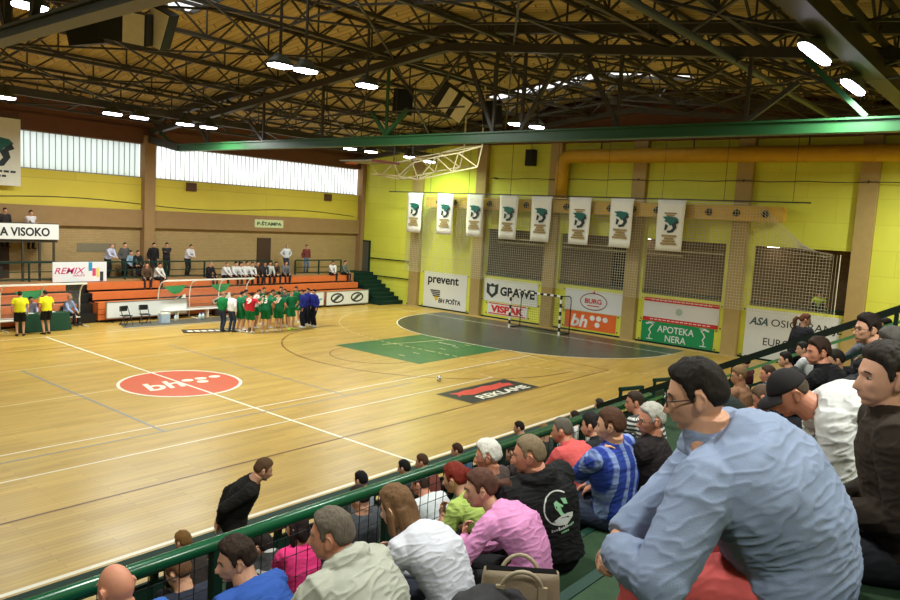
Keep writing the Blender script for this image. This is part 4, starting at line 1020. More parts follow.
def brace_proto(x):
    t = empty('cross_brace', (0,0,0), 0, 'x', 'roof brace', 'cross braces between the joists'); ks = []
    m1 = MB(); m2 = MB()
    for a, b in zip(JY, JY[1:]):
        m1.bar((0,a,deck(a)-.98),(0,b,deck(b)-.15),.05); m1.bar((0,a,deck(a)-.15),(0,b,deck(b)-.98),.05); m2.bar((0,a,deck(a)-.95),(0,b,deck(b)-.95),.06)
    return t, [m1.build('crossed_bars', M_STEEL, t), m2.build('bottom_bar', M_STEEL, t)]
bp_, bk = brace_proto(0)
BX = [-12,-4.5,-2.2,2.5,4.8,9.6,12.0,14.4,16.8,19.6]
for i, x in enumerate(BX):
    if i == 0: t = bp_
    else:
        t = bp_.copy(); COL.objects.link(t)
        for ch in bk: c = ch.copy(); COL.objects.link(c); c.parent = t
    t.location = (x,0,0); t['label'] = 'line of crossed braces between the roof joists, %s from the end wall' % NUM[len(BX)-1-i]
# raking wind braces in the plan of the joists' bottom chords
for i, (x0, x1) in enumerate(((7.2,14.3),(14.3,21.4),(0.1,7.2),(-7.1,.1))):
    t = empty('wind_brace', (0,0,0), 0, 'zigzag wind bracing under the roof joists, %s bay from the end wall' % NUM[[1,0,2,3][i]], 'roof brace', 'wind bracing bays'); mb = MB()
    for a, b in ((13.9,8.8),(8.8,3.6),(3.6,-1.6),(-1.6,-6.8),(-6.8,-12),(-12,-17.2)):
        for p, q in ((x0,x1),(x1,x0)): mb.bar((p,a,deck(a)-1.05),(q,b,deck(b)-1.05),.06)
    mb.build('braces', M_STEEL, t)
t = empty('long_pipe', (0,-13.75,10.0), 0, 'slim dark tube running lengthways under the roof right of the ridge', 'pipe'); MB().tube([(XB,0,0),(XE-.1,0,0)], .09, 10).build('tube', M_STEELG, t)
t = empty('light_gantry', (0,-17.05,9.5), 0, 'thick dark beam lengthways under the roof by the two long lamps', 'beam'); MB().box((XB,-.16,-.2),(XE-.4,.16,.2)).build('beam', M_STEEL, t); MB().box((XB,-.22,-.22),(XE-.4,.22,-.17)).build('flange', M_STEEL, t)
t = empty('light_gantry', (0,8.7,9.25), 0, 'dark beam lengthways under the roof carrying the lamps by the windows', 'beam'); MB().box((XB,-.1,-.12),(XE-.4,.1,.12)).build('beam', M_STEEL, t)

# lamps
M_LENS = emat('lamp_lens', (236,232,255), 26)
LAMPS = [(-2.1,8.1,8.86,'far lamp row, nearest to the large club banner'),(1.76,8.2,8.86,'far lamp row, first of the pair over the dim window'),(2.85,8.2,8.86,'far lamp row, second of the pair over the dim window'),(4.85,8.2,8.86,'far lamp row, first of the pair by the brown column'),(5.9,8.1,8.86,'far lamp row, second of the pair by the brown column'),
 (14.3,8.3,8.86,'far lamp row, first of two close over the bright window'),(15.8,8.3,8.86,'far lamp row, second of two close over the bright window'),(18.6,8.1,8.86,'far lamp row, above the raised basketball frame'),
 (-5.67,-3.44,9.5,'ridge lamp row, above the grey green corner beam'),(.8,-3.47,9.5,'ridge lamp row, left one of the middle pair'),(1.6,-3.6,9.5,'ridge lamp row, right one of the middle pair'),(4.05,-3.56,9.5,'ridge lamp row, single one left of the dark loudspeakers'),(12.8,-3.14,9.5,'ridge lamp row, first of the small pair over the green beam'),(13.8,-3.49,9.5,'ridge lamp row, second of the small pair over the green beam'),
 (*at(815,56,2,8.95)[:2],8.95,'near lamp row, upper one of the two glaring at the right'),(*at(853,89,2,8.95)[:2],8.95,'near lamp row, lower one of the two glaring at the right'),(-9.5,-16.6,8.95,'near lamp row above the stand'),(-3.0,-16.6,8.95,'near lamp row above the lower stand'),(20.2,8.0,8.75,'greenish one close to the end wall over the first banners'),(18.,-17.6,8.95,'near lamp row by the end wall'),(12.6,-17.9,8.95,'near lamp row beyond the raking handrail'),(-7.5,-21.5,8.6,'added unseen fill over the top rows of the stand'),(-15.5,-18.5,8.9,'added unseen fill over the left rows of the stand'),(-12.5,-22.6,8.6,'added unseen fill over the back corner of the stand'),(-12.,8.2,8.86,'far lamp row beyond the booth'),(-13.,-3.5,9.5,'ridge lamp row behind the stand')]  # stand lamps over top rows, left rows, back corner: unseen fill added
LP = dict(h=[])
for i, (x, y, z, w) in enumerate(LAMPS):
    t = empty('hall_lamp', (x,y,z), 0, 'bright flat hall lamp, '+w, 'lamp', 'hall lamps')
    a_, b_ = (.95,.13) if 'glaring' in w else (.36,.25)
    hs = MB().rings([((0,0,.05),V((a_,0,0)),V((0,b_,0))),((0,0,.12),V((a_,0,0)),V((0,b_,0))),((0,0,.26),V((.20,0,0)),V((0,.14,0))),((0,0,.34),V((.16,0,0)),V((0,.11,0)))], 20, 4); hs.build('housing', M_STEELG, t)
    MB().rings([((0,0,.0),V((a_-.04,0,0)),V((0,b_-.03,0))),((0,0,.052),V((a_-.025,0,0)),V((0,b_-.02,0)))], 20, 4).build('lens', M_LENS, t)
    MB().box((-.03,-.03,.34),(.03,.03,2.0 if z > 9 else .5)).build('hanger', M_STEEL, t)
    ld = bpy.data.lights.new('lamp_light', 'AREA'); ld.shape = 'RECTANGLE'; ld.size = .6; ld.size_y = .4; ld.energy = LAMP_W*(.6 if ('left rows' in w or 'back corner' in w) else .65 if 'greenish' in w else 1.9 if 'end wall' in w and 'near' in w else 1.); ld.color = (.62,1.,.34) if 'greenish' in w else (.95,1.,.90); ld.spread = R(170)
    lo = bpy.data.objects.new('lamp_light', ld); COL.objects.link(lo); lo.parent = t; lo.location = (0,0,-.015)

# hanging loudspeakers
def hanging_speaker(c, size, rz, tilt, faces, label, grp, roll=0.):
    t = empty('hanging_speaker', c, rz, label, 'loudspeaker', grp); w, d, h = size
    tl = Matrix.Rotation(R(roll), 4, 'X') @ Matrix.Rotation(tilt, 4, 'Y')
    MB().box((-d/2,-w/2,-h/2),(d/2,w/2,h/2)).xf(tl).build('cabinet', M_BLACK, t, bevel=.02)
    for y0, y1 in faces: MB().box((-d/2-.02,y0*w,-h*.48),(-d/2,y1*w,h*.48)).xf(tl).build('pale_front', mat('pale_speaker_front', (228,222,202), .7), t)
    for s in (-1,1): MB().box((-.01,s*w*.3-.01,h*.4),(.01,s*w*.3+.01,1.8)).build('wire', M_STEEL, t)
g1 = 'loudspeakers hung under the ridge'
c = at(88,31,2,10.3); hanging_speaker(c, (1.0,.6,.75), R(42), R(-10), (), 'black hanging box, leftmost of the cluster under the grey green beam', g1, -8)
c = at(126,26,2,10.4); hanging_speaker(c, (1.35,.5,.85), R(40), R(-16), ((-.02,-.46),), 'hanging box with a broad pale front and dark side under the grey green beam', g1, 8)
c = at(161,28,2,10.5); hanging_speaker(c, (.60,.5,1.05), R(36), R(-20), ((-.46,.46),), 'narrow tilted hanging box with a pale front under the grey green beam', g1, 26)
c = at(403,102,2,10.2); hanging_speaker(c, (.80,.5,1.0), R(42), R(-6), (), 'black hanging box, left of the pale striped one over the green beam', g1, 3)
c = at(453,102,2,10.2); hanging_speaker(c, (1.45,.5,1.0), R(40), R(-22), ((-.47,-.16),(.0,.27)), 'tilted hanging box with two pale stripes over the green beam', g1, 32)
c = at(492,114,2,10.2); hanging_speaker(c, (.85,.5,1.05), R(40), R(8), (), 'black hanging box, right of the pale striped one over the green beam', g1, -6)

# raised basketball frame
t = empty('basketball_frame', (0,0,0), 0, 'cream lattice basketball frame folded up under the green beam', 'basketball frame')
mb = MB(); A = {}
for sd in (-1,1):
    A[sd] = [V((q.x, sd*.5, q.z)) for q in (at(x,y,1,-.5) for x, y in ((482,146),(477,167),(452,172),(418,179.5),(398,176),(412,163),(458,153),(436,157)))]
    p = A[sd]
    for a, b in ((0,1),(1,2),(2,3),(3,4),(4,5),(5,7),(7,6),(6,0),(1,6),(2,6),(2,7),(3,7),(3,5)): mb.bar(p[a], p[b], .045)
for a in range(8): mb.bar(A[1][a], A[-1][a], .04)
for a, b in ((1,2),(2,3),(6,0),(5,6)): mb.bar(A[1][a], A[-1][b], .035)
mb.build('lattice', M_CREAM, t)
mb = MB(); q = at(377,174,1,0); tip = [V((q.x,.3,q.z)),V((q.x,-.3,q.z))]
for sd, tp in ((1,tip[0]),(-1,tip[1])): mb.bar(A[sd][3], tp, .045); mb.bar(A[sd][4], tp, .045)
mb.bar(tip[0], tip[1], .045); mb.bar(A[1][4], tip[1], .035); mb.bar(A[-1][4], tip[0], .035); mb.build('arm', M_CREAM, t)
BBX, BBZ = A[1][4].x-1.1, A[1][4].z+.42
MB().box((BBX-.7,-.9,BBZ),(BBX+.7,.9,BBZ+.04)).build('backboard', mat('backboard_clear', (120,120,110), .4), t); MB().box((BBX-.72,-.92,BBZ-.03),(BBX+.72,-.88,BBZ+.05)).build('red_edge', mat('dull_red_edge', (120,44,40), .6), t)
rg = MB(); rg.tube([(BBX-.9+.23*math.cos(R(a)),.23*math.sin(R(a)),BBZ-.12) for a in range(0,361,20)], .012, 6, False); rg.build('rim', mat('rim_orange', (190,84,48), .4), t)
for sd in (1,-1):
    MB().bar(A[sd][0], A[sd][0]+V((0,0,2.6)), .05).build('hanger', M_CREAM, t); MB().bar(A[sd][5], A[sd][5]+V((0,0,3.2)), .03).build('cable', M_STEEL, t)
MB().bar(tip[0]+V((0,-.3,0)), (BBX,0,BBZ), .03).build('stay', M_CREAM, t)
# world: white overcast sky outside the windows
w = bpy.data.worlds.new('overcast'); S.world = w; w.use_nodes = True
bg = w.node_tree.nodes['Background']; bg.inputs['Color'].default_value = (.92,.97,1,1); bg.inputs['Strength'].default_value = SKY_S
S.view_settings.view_transform = 'Standard'; S.view_settings.look = 'None'; S.view_settings.gamma = 1; S.view_settings.exposure = EXPO; S.view_settings.use_curve_mapping = False
# ------------------------------------------------------------------ the near stand
RISE, TREAD, E0, Z0_ = .45, .8, -17.6, 2.93            # seat tier of the row behind the green rail
def tier(k): return E0-TREAD*k, (Z0_+RISE*k if k >= -1 else Z0_-RISE+.36*(k+1))            # front edge y and top z; k = 0 row A, 1 row B ... negative rows below the rail
st = struct(empty('floor_stand'))
for k in range(-6, 8):
    y, z = tier(k)
    MB().box((XB,y-TREAD-.02,max(0,z-RISE*2)),(7.5,y,z)).build('tier', M_STAND, st)
    if k >= 0: MB().box((XB,y-.05,z-.04),(7.5,y+.012,z+.006)).build('nosing', M_GREEND, st)
struct(MB().box((XB,YN,0),(7.5,-23.9,5.9)).build('trim_5', M_STAND))
# parapet along the court
t = empty('court_parapet', (0,-12.1,0), 0, 'dark green barrier along the court in front of the stand', 'barrier')
MB().box((XB,-.16,.78),(9.,.16,.96)).build('top_beam', M_GREEND, t, bevel=.02); MB().box((XB,-.03,.18),(9.,.03,.62)).build('lower_board', M_GREEND, t)
for i in range(17): MB().box((XB+.5+i*2.0-.04,-.05,0),(XB+.5+i*2.0+.04,.05,.9)).build('post', M_GREEND, t)
# the rail with wire mesh behind which the first rows sit
RY, RZ = -16.92, 3.44
t = empty('stand_railing', (0,RY,2.55), 0, 'glossy green tube railing with black wire mesh running through the stand', 'railing')
MB().tube([(-16,0,RZ-2.55),(-3.4,0,RZ-2.55)], .046, 16).build('top_rail', M_GREEN, t, smooth=True); MB().tube([(-16,0,.10),(-3.4,0,.10)], .03, 10).build('bottom_rail', M_GREEN, t, smooth=True)
for i in range(8): MB().box((-14.4+i*1.55-.03,-.03,0),(-14.4+i*1.55+.03,.03,RZ-2.57)).build('post', M_GREEND, t)
mb = MB(); x = -16.
while x < -3.4: mb.box((x-.0022,-.0022,.10),(x+.0022,.0022,RZ-2.57)); x += .10
for z in (.27,.44,.61,.76): mb.box((-16,-.0022,z-.0022),(-3.4,.0022,z+.0022))
mb.build('wire_mesh', M_BLACK, t)
# raking rail beside the steps
RX = 1.6
t = empty('stair_railing', (RX,0,0), 0, 'dark raking handrail climbing the stand in front of the white insurance board', 'railing')
pa, pb = V((0,-13.6,1.79)), V((0,-20.4,5.31))
MB().bar(pa, pb, .08, .12).build('top_rail', mat('near_black_green_paint', (20,34,28), .4), t); MB().bar(pa-V((0,0,.22)), pb-V((0,0,.22)), .04, .05).build('middle_rail', mat('pale_green_paint', (86,140,84), .5), t); MB().bar(pa-V((0,0,.55)), pb-V((0,0,.55)), .04, .05).build('lower_rail', M_GREEND, t)
for i in range(6):
    p = pa.lerp(pb, .03+i*.185); MB().box((-.03,p.y-.03,p.z-1.3),(.03,p.y+.03,p.z)).build('post', M_GREEND, t)
for i, (px, py) in enumerate(((621,389),(655,380))):
    c = at(px, py, 1, -13.4); t = empty('gate_stub', (c.x,-13.4,c.z-.9), 0, ('low dark rail end standing by the court beyond the grey haired man in glasses','second low dark rail end just right of the man in glasses')[i], 'rail end', 'rail ends by the court')
    MB().box((-.03,-.03,0),(.03,.03,.9)).build('post', M_GREEND, t); MB().bar((-.05,0,.9),(1.15,.0,.78), .08, .08).build('arm', M_GREEND, t); MB().box((1.05,-.03,0),(1.11,.03,.76)).build('post', M_GREEND, t)

# ------------------------------------------------------------------ poses
def kn(dx=-.04, dy=0., dz=.075): return lambda J, s: J['legs'][0 if s > 0 else 1][1]+V((dx,dy*s,dz))
def clasp(dx=.10, dz=.03, dy=.035): return lambda J, s: (J['legs'][0][1]+J['legs'][1][1])*.5+V((dx, dy*s, dz))
def chin(dx=.075, dy=.03, dz=-.20): return lambda J, s: J['head']+J['Hm']@V((dx, dy*s, dz))
def lap(dx=.27, dz=.12, dy=.06): return lambda J, s: J['H']+V((dx, dy*s, dz))
def side(dx=.02, dy=.07, dz=-.53): return lambda J, s: J['S']+J['lat']*s*.19+V((dx, dy*s, dz*J['k']))
def hips(): return lambda J, s: J['H']+V((.03, s*.20, .07))
def cross(): return lambda J, s: J['C']+V((.20, -s*.12, -.04+.03*s))
def onto(x, y, z): return lambda J, s: V((x, y*s, z))

def sit(lean=(-6,12,26,20), head=(5,0,0), hands=None, **kw):
    d = dict(sit=True, lean=lean, head=head, hands=hands or (clasp(), clasp()), feet=((.46,.15,-.45),(.48,-.15,-.45)), toes=(8,-8))
    d.update(kw); POSES.append(d); return d
def stand(lean=(0,3,6,8), head=(4,0,0), hands=None, **kw):
    d = dict(lean=lean, head=head, hands=hands or (side(), side()), feet=((.0,.11,0),(.02,-.11,0)), toes=(12,-12)); d.update(kw); POSES.append(d); return d
def look(**k): return k
def tshirt(rgb, **k): return dict(rgb=rgb, sleeve='short', collar='crew', **k)
def longs(rgb, **k): return dict(rgb=rgb, sleeve='long', **k)
JEANS, DARKT = dict(rgb=(52,58,78)), dict(rgb=(34,34,38))
def rowz(k): return tier(k)[1]
def px_head(px, py, y): p = at(px, py, 1, y); return (p.x, p.y, p.z)

# ---- plaid shirt cloth
def plaid():
    M = bpy.data.materials.new('blue_plaid'); M.use_nodes = True; nt = M.node_tree; N = nt.nodes; L = nt.links; b = N['Principled BSDF']; b.inputs['Roughness'].default_value = .85
    tc = N.new('ShaderNodeTexCoord'); sp = N.new('ShaderNodeSeparateXYZ'); L.new(tc.outputs['Object'], sp.inputs[0])
    def stripes(out, period, duty, off):
        a = N.new('ShaderNodeMath'); a.operation = 'MULTIPLY_ADD'; a.inputs[1].default_value = 1/period; a.inputs[2].default_value = off; L.new(out, a.inputs[0])
        f = N.new('ShaderNodeMath'); f.operation = 'FRACT'; L.new(a.outputs[0], f.inputs[0])
        g = N.new('ShaderNodeMapRange'); g.inputs[1].default_value = duty-.06; g.inputs[2].default_value = duty+.06; g.inputs[3].default_value = 1; g.inputs[4].default_value = 0; L.new(f.outputs[0], g.inputs[0]); return g.outputs[0]
    v = stripes(sp.outputs['Y'], .105, .36, .18); h = stripes(sp.outputs['Z'], .13, .22, .3)
    m1 = N.new('ShaderNodeMix'); m1.data_type = 'RGBA'; m1.inputs[6].default_value = (*lin((34,60,150)),1); m1.inputs[7].default_value = (*lin((128,146,196)),1); L.new(v, m1.inputs[0])
    m2 = N.new('ShaderNodeMix'); m2.data_type = 'RGBA'; m2.blend_type = 'MULTIPLY'; m2.inputs[7].default_value = (.62,.66,.85,1); L.new(m1.outputs[2], m2.inputs[6]); L.new(h, m2.inputs[0])
    L.new(m2.outputs[2], b.inputs['Base Color']); return M
def knit_stripes(name, a_, b_, period, axis='Z', duty=.5):
    M = bpy.data.materials.new(name); M.use_nodes = True; nt = M.node_tree; N = nt.nodes; L = nt.links; b = N['Principled BSDF']; b.inputs['Roughness'].default_value = .85
    tc = N.new('ShaderNodeTexCoord'); sp = N.new('ShaderNodeSeparateXYZ'); L.new(tc.outputs['Object'], sp.inputs[0])
    a = N.new('ShaderNodeMath'); a.operation = 'MULTIPLY'; a.inputs[1].default_value = 1/period; L.new(sp.outputs[axis], a.inputs[0]); f = N.new('ShaderNodeMath'); f.operation = 'FRACT'; L.new(a.outputs[0], f.inputs[0])
    g = N.new('ShaderNodeMath'); g.operation = 'GREATER_THAN'; g.inputs[1].default_value = duty; L.new(f.outputs[0], g.inputs[0])
    m1 = N.new('ShaderNodeMix'); m1.data_type = 'RGBA'; m1.inputs[6].default_value = (*lin(a_),1); m1.inputs[7].default_value = (*lin(b_),1); L.new(g.outputs[0], m1.inputs[0]); L.new(m1.outputs[2], b.inputs['Base Color']); return M

G_UP = 'spectators behind the green railing'; G_LOW = 'spectators below the green railing'; G_SIDE = 'spectators around the raking handrail'
# ---- rows behind the green rail
# the man in the pale blue shirt
person('man in pale blue shirt and red trousers leaning forward with clasped hands, nearest spectator',
  sit((6,38,58,12), (14,12,0), (lambda J, s: J['legs'][0][1]+V((.10,.05,.11)), lambda J, s: J['legs'][0][1]+V((.11,-.02,.095))), twist=0, roll=-10, poles=((-.2,.8,-.5),(-.2,-.8,-.5)), curl=(55,50), hdir=((.35,-.75,-.35),(.35,.75,-.35)), hnorm=((-.4,-.6,-.5),(-.3,.6,-.5)), feet=((.50,.42,-.45),(.54,-.06,-.45)), protract=.03),
  look(skin='light', hrgb=(34,28,26), hair='short', thick=.018, glasses=(40,36,34), build=1.5, tall=1.13, seed=3.1, belly=.02, top=longs((130,142,170), collar='shirt', g=.022, loose=.018, wr=.0065), bot=dict(rgb=(206,92,92), g=.016), shoes=(60,50,44)),
  head_at=px_head(697,396,-19.92), seat_z=rowz(3), rz=102, lod=0, group=G_UP)
person('man in dark brown jacket sitting upright at the edge, grey dark hair',
  sit((-2,6,10,8), (2,24,0), (lap(.22,.13,.05), lap(.22,.13,.05)), curl=(30,30)), look(skin='light', hrgb=(46,40,36), hair='short', thick=.022, build=1.08, seed=8.2, top=longs((46,36,28), collar='shirt', g=.026, name='jacket'), bot=DARKT),
  head_at=px_head(884,377,-20.36), seat_z=rowz(3), rz=108, lod=0, group=G_UP)
person('man in black cap and white sweater bending far forward',
  sit((-2,36,66,44), (34,14,0), (kn(.02), kn(.02)), feet=((.46,.17,-.45),(.50,-.17,-.45))), look(skin='ruddy', hair='bald', thick=.006, hrgb=(70,60,50), cap=(34,30,32), build=1.32, tall=1.08, seed=5.5, top=longs((194,193,192), collar='crew', g=.018, loose=.01, name='sweater', wr=.009), bot=DARKT),
  head_at=px_head(789,392,-19.82), seat_z=rowz(3), rz=112, lod=0, group=G_UP)
# row B
person('grey haired man in pale grey hooded jacket, back to the camera',
  sit((-6,14,26,22), (6,26,0), (clasp(), clasp())), look(skin='ruddy', hrgb=(98,88,78), thick=.015, build=1.1, seed=12, top=longs((166,166,154), collar='hood', g=.03, loose=.02, name='jacket', wr=.008), bot=DARKT),
  head_at=px_head(332,535,-18.40), seat_z=rowz(1), rz=98, lod=0, group=G_UP)
person('woman with long brown hair and white top leaning on her knees',
  sit((-4,24,44,34), (18,12,0), (chin(.16,.03,-.27), kn(.04)), curl=(40,30), hdir=((.05,-.15,1),None), hnorm=((-1,0,.1),None)), look(fem=True, skin='pale', hair='long', hlen=.20, hrgb=(104,76,52), thick=.022, build=1.0, seed=15, top=longs((196,196,206), g=.010, loose=.008, wr=.007, hem=0), bot=dict(rgb=(44,46,60))),
  head_at=px_head(397,508,-18.18), seat_z=rowz(1), rz=92, lod=0, group=G_UP)
person('woman in pink sweater with dark ponytail, chin on her hand',
  sit((-6,26,50,34), (10,30,0), (chin(.13,.02,-.27), kn(.02)), curl=(50,30), hdir=((.05,-.15,1),None), hnorm=((-1,0,.1),None), poles=((.3,.5,-.8),(-.4,-.6,-.5))), look(fem=True, skin='light', hair='pony', hrgb=(82,54,44), thick=.018, seed=18, tall=.93, top=longs((214,142,190), g=.012, loose=.006, collar='crew', wr=.008, hem=0, name='sweater'), bot=dict(rgb=(40,38,42))),
  head_at=px_head(481,489,-18.28), seat_z=rowz(1), rz=100, lod=0, group=G_UP)
hood, JH = person('grey cropped man in black hoodie with a round badge on the back',
  sit((-4,16,30,22), (8,52,0), (clasp(.08,.06), clasp(.06,.04)), curl=(50,45), roll=-17), look(skin='ruddy', hrgb=(120,102,80), thick=.010, build=1.16, tall=1.02, seed=21, top=longs((26,26,27), collar='hood', g=.03, loose=.02, name='hoodie', wr=.008), bot=dict(rgb=(26,26,30))),
  head_at=px_head(531,434,-18.45), seat_z=rowz(1), rz=68, lod=0, group=G_UP)
person('man in blue plaid shirt between the black hoodie and the grey haired man in glasses',
  sit((-6,16,30,20), (6,26,0), (chin(.08,.02,-.19), kn()), curl=(50,30), roll=-10, poles=((.3,.6,-.8),(-.4,-.6,-.5))), look(skin='light', hrgb=(76,50,38), thick=.019, build=1.04, seed=24, top=dict(mat=plaid(), collar='shirt', g=.02, loose=.012, wr=.006), bot=JEANS),
  head_at=px_head(612,412,-18.48), seat_z=rowz(1), rz=84, lod=0, group=G_UP)
person('grey haired man in glasses with burgundy and black jacket',
  sit((-6,14,26,18), (6,34,0), (clasp(), clasp())), look(skin='ruddy', hrgb=(168,164,156), thick=.018, glasses=True, build=1.1, seed=27, top=longs((38,32,34), collar='shirt', g=.026, name='jacket'), bot=DARKT),
  head_at=px_head(653,402,-18.62), seat_z=rowz(1), rz=104, lod=0, group=G_UP)
# row A
person('bald man in blue sweatshirt behind the railing, lower left',
  sit((-6,16,28,22), (8,6,0), (clasp(), clasp())), look(skin='ruddy', hair='none', hrgb=(150,112,88), build=1.06, seed=30, top=longs((50,92,166), g=.018, collar='crew', name='sweatshirt'), bot=DARKT),
  head_at=px_head(116,588,-17.42), seat_z=rowz(0), rz=96, lod=0, group=G_UP)
person('dark haired man in blue top with white collar, face in profile',
  sit((-4,14,24,18), (8,60,0), (clasp(), clasp())), look(skin='light', hrgb=(46,34,28), thick=.026, seed=33, top=longs((44,78,152), collar='crew', g=.016), bot=DARKT),
  head_at=px_head(236,560,-17.48), seat_z=rowz(0), rz=96, lod=0, group=G_UP)
person('red haired woman in lime green top against the wire mesh',
  sit((-2,28,48,34), (12,16,0), (chin(.14,.03,-.27), kn(.02)), curl=(45,30), hdir=((.05,-.15,1),None), hnorm=((-1,0,.1),None)), look(fem=True, skin='light', hair='bun', hrgb=(112,38,28), thick=.024, seed=36, top=tshirt((176,196,104), g=.012), bot=DARKT),
  head_at=px_head(455,479,-17.35), seat_z=rowz(0), rz=90, lod=0, group=G_UP)
person('white haired man in dark brown pullover behind the railing',
  sit((-4,16,28,20), (8,24,0), (clasp(), clasp())), look(skin='ruddy', hrgb=(206,200,192), thick=.024, seed=39, build=1.05, top=longs((74,60,56), g=.018, collar='crew', name='pullover'), bot=DARKT),
  head_at=px_head(488,456,-17.5), seat_z=rowz(0), rz=98, lod=0, group=G_UP)
person('grey haired man in salmon pink shirt beyond the black hoodie',
  sit((-6,14,24,18), (8,26,0), (clasp(), clasp())), look(skin='ruddy', hrgb=(96,90,80), thick=.016, seed=42, top=longs((214,92,92), g=.016, collar='shirt'), bot=DARKT),
  head_at=px_head(562,433,-17.3), seat_z=rowz(0), rz=84, lod=1, group=G_UP)
person('dark haired person in black jacket between the salmon shirt and the plaid shirt',
  sit((-6,14,24,18), (8,20,0)), look(skin='light', hrgb=(38,34,34), thick=.024, seed=45, top=longs((34,36,40), g=.02, collar='shirt', name='jacket'), bot=DARKT),
  head_at=px_head(591,432,-17.4), seat_z=rowz(0), rz=84, lod=1, group=G_UP)
person('man with white striped shirt, face just left of the man in glasses',
  sit((-4,12,20,16), (6,40,0)), look(skin='ruddy', hrgb=(60,48,40), thick=.016, seed=47, top=dict(mat=knit_stripes('striped_shirt', (224,222,216), (60,60,66), .05), collar='crew', g=.014), bot=DARKT),
  head_at=px_head(634,411,-17.3), seat_z=rowz(0), rz=84, lod=1, group=G_UP)

# badge and lettering on the hoodie
hs = [c for c in hood.children if c.name.startswith('hoodie')][0]
fwd = JH['lat'].cross(JH['d'][1]).normalized(); o_ = JH['C'].lerp(JH['S'],.30)-fwd*.25+JH['lat']*(-.02); X_ = -JH['lat']; Y_ = (JH['d'][1]+JH['d'][2]).normalized()
M_PR = mat('pale_garment_print', (206,208,204), .7, .03); M_PG = mat('green_garment_print', (150,206,160), .7, .05)
for k in range(24):
    a0, a1 = R(48+270*k/24), R(48+270*(k+1)/24); r0, r1 = .102, .110
    decal(hs, 'badge_ring', [(r0*math.cos(a0),r0*math.sin(a0)),(r1*math.cos(a0),r1*math.sin(a0)),(r1*math.cos(a1),r1*math.sin(a1)),(r0*math.cos(a1),r0*math.sin(a1))], o_, X_, Y_, M_PR, sub=0)
decal(hs, 'badge_base', [(-.075,-.075),(-.02,-.052),(.05,-.045),(.095,-.055),(.09,-.085),(.03,-.118),(-.03,-.108)], o_, X_, Y_, M_PR, sub=1)
decal(hs, 'badge_figure', [(-.03,.045),(-.008,.055),(.006,.035),(.032,.012),(.022,.0),(.010,.012),(.016,-.03),(.03,-.048),(.0,-.05),(-.012,-.02),(-.03,.01)], o_, X_, Y_, M_PG, sub=1)
decal(hs, 'badge_flag', [(.024,.062),(.06,.052),(.066,.012),(.036,.022)], o_, X_, Y_, M_PG, sub=1)
for k in range(11): 
    x = -.085+k*.0165; decal(hs, 'small_letter', [(x,-.140),(x+.011,-.140),(x+.011,-.140+(.022 if k in (0,3,6) else .015)),(x,-.140+(.022 if k in (0,3,6) else .015))], o_, X_, Y_, M_PR if k < 8 else M_PG, sub=0)
for k in range(4): x = -.02+k*.016; decal(hs, 'small_letter', [(x,-.168),(x+.011,-.168),(x+.011,-.155),(x,-.155)], o_, X_, Y_, M_PG, sub=0)

# the handbag and the jacket on the empty tier
b = at(520,590,2,rowz(2)+.17); b = V((b.x, b.y, rowz(2)))
t = empty('handbag', (b.x, b.y, b.z), R(-52), 'grey brown leather handbag standing on the green step behind the pink sweater', 'bag')
M_BAG = mat('taupe_leather', (128,112,90), .5, .15, 8, .15, 80)
bm_ = MB().rings([((0,0,0),V((.17,0,0)),V((0,.07,0))),((0,0,.02),V((.18,0,0)),V((0,.075,0))),((0,0,.14),V((.17,0,0)),V((0,.062,0))),((.0,0,.23),V((.165,0,0)),V((0,.035,0))),((0,0,.26),V((.16,0,0)),V((0,.028,0)))], 28, 4); bm_.build('body', M_BAG, t, smooth=True)
MB().box((-.150,-.020,.255),(.150,.020,.264)).build('opening', mat('dark_lining', (18,16,16), .95, spec=.05), t)
for s in (-1,1): MB().tube([(.09*math.cos(R(a)),s*(.05+.03*math.sin(R(a))),.18+.11*math.sin(R(a))) for a in range(180,-1,-15)], .009, 8).build('handle', mat('pale_taupe', (150,136,112), .5), t, smooth=True)
for x in (-.09,.09): MB().box((x-.018,-.072,.06),(x+.018,-.058,.22)).build('strap', mat('pale_taupe', (150,136,112), .5), t)
def heap(name, c, r, rgb, label, cat, seed):
    mb = MB().ball((0,0,r[2]*.45), r, 36); vs = []
    for p in mb.v:
        q = V(p); n_ = noise.noise(q*7+V((seed,0,0)))*.35+abs(noise.noise(q*13+V((0,seed,0))))*.25; q2 = q*(1+n_); q2.z = max(0.004, q2.z); vs.append(tuple(q2))
    mb.v = vs; o = mb.build(name, mat('cloth', rgb, .85, .15, 8, .2, 120), None, smooth=True, loc=c); tag(o, label, cat); return o
b2_ = at(497,592,2,rowz(2)+.10)
heap('folded_jacket', (b2_.x-.16,b2_.y-.10,rowz(2)), (.20,.15,.13), (40,38,42), 'black jacket heaped against the grey brown handbag', 'jacket', 4.)

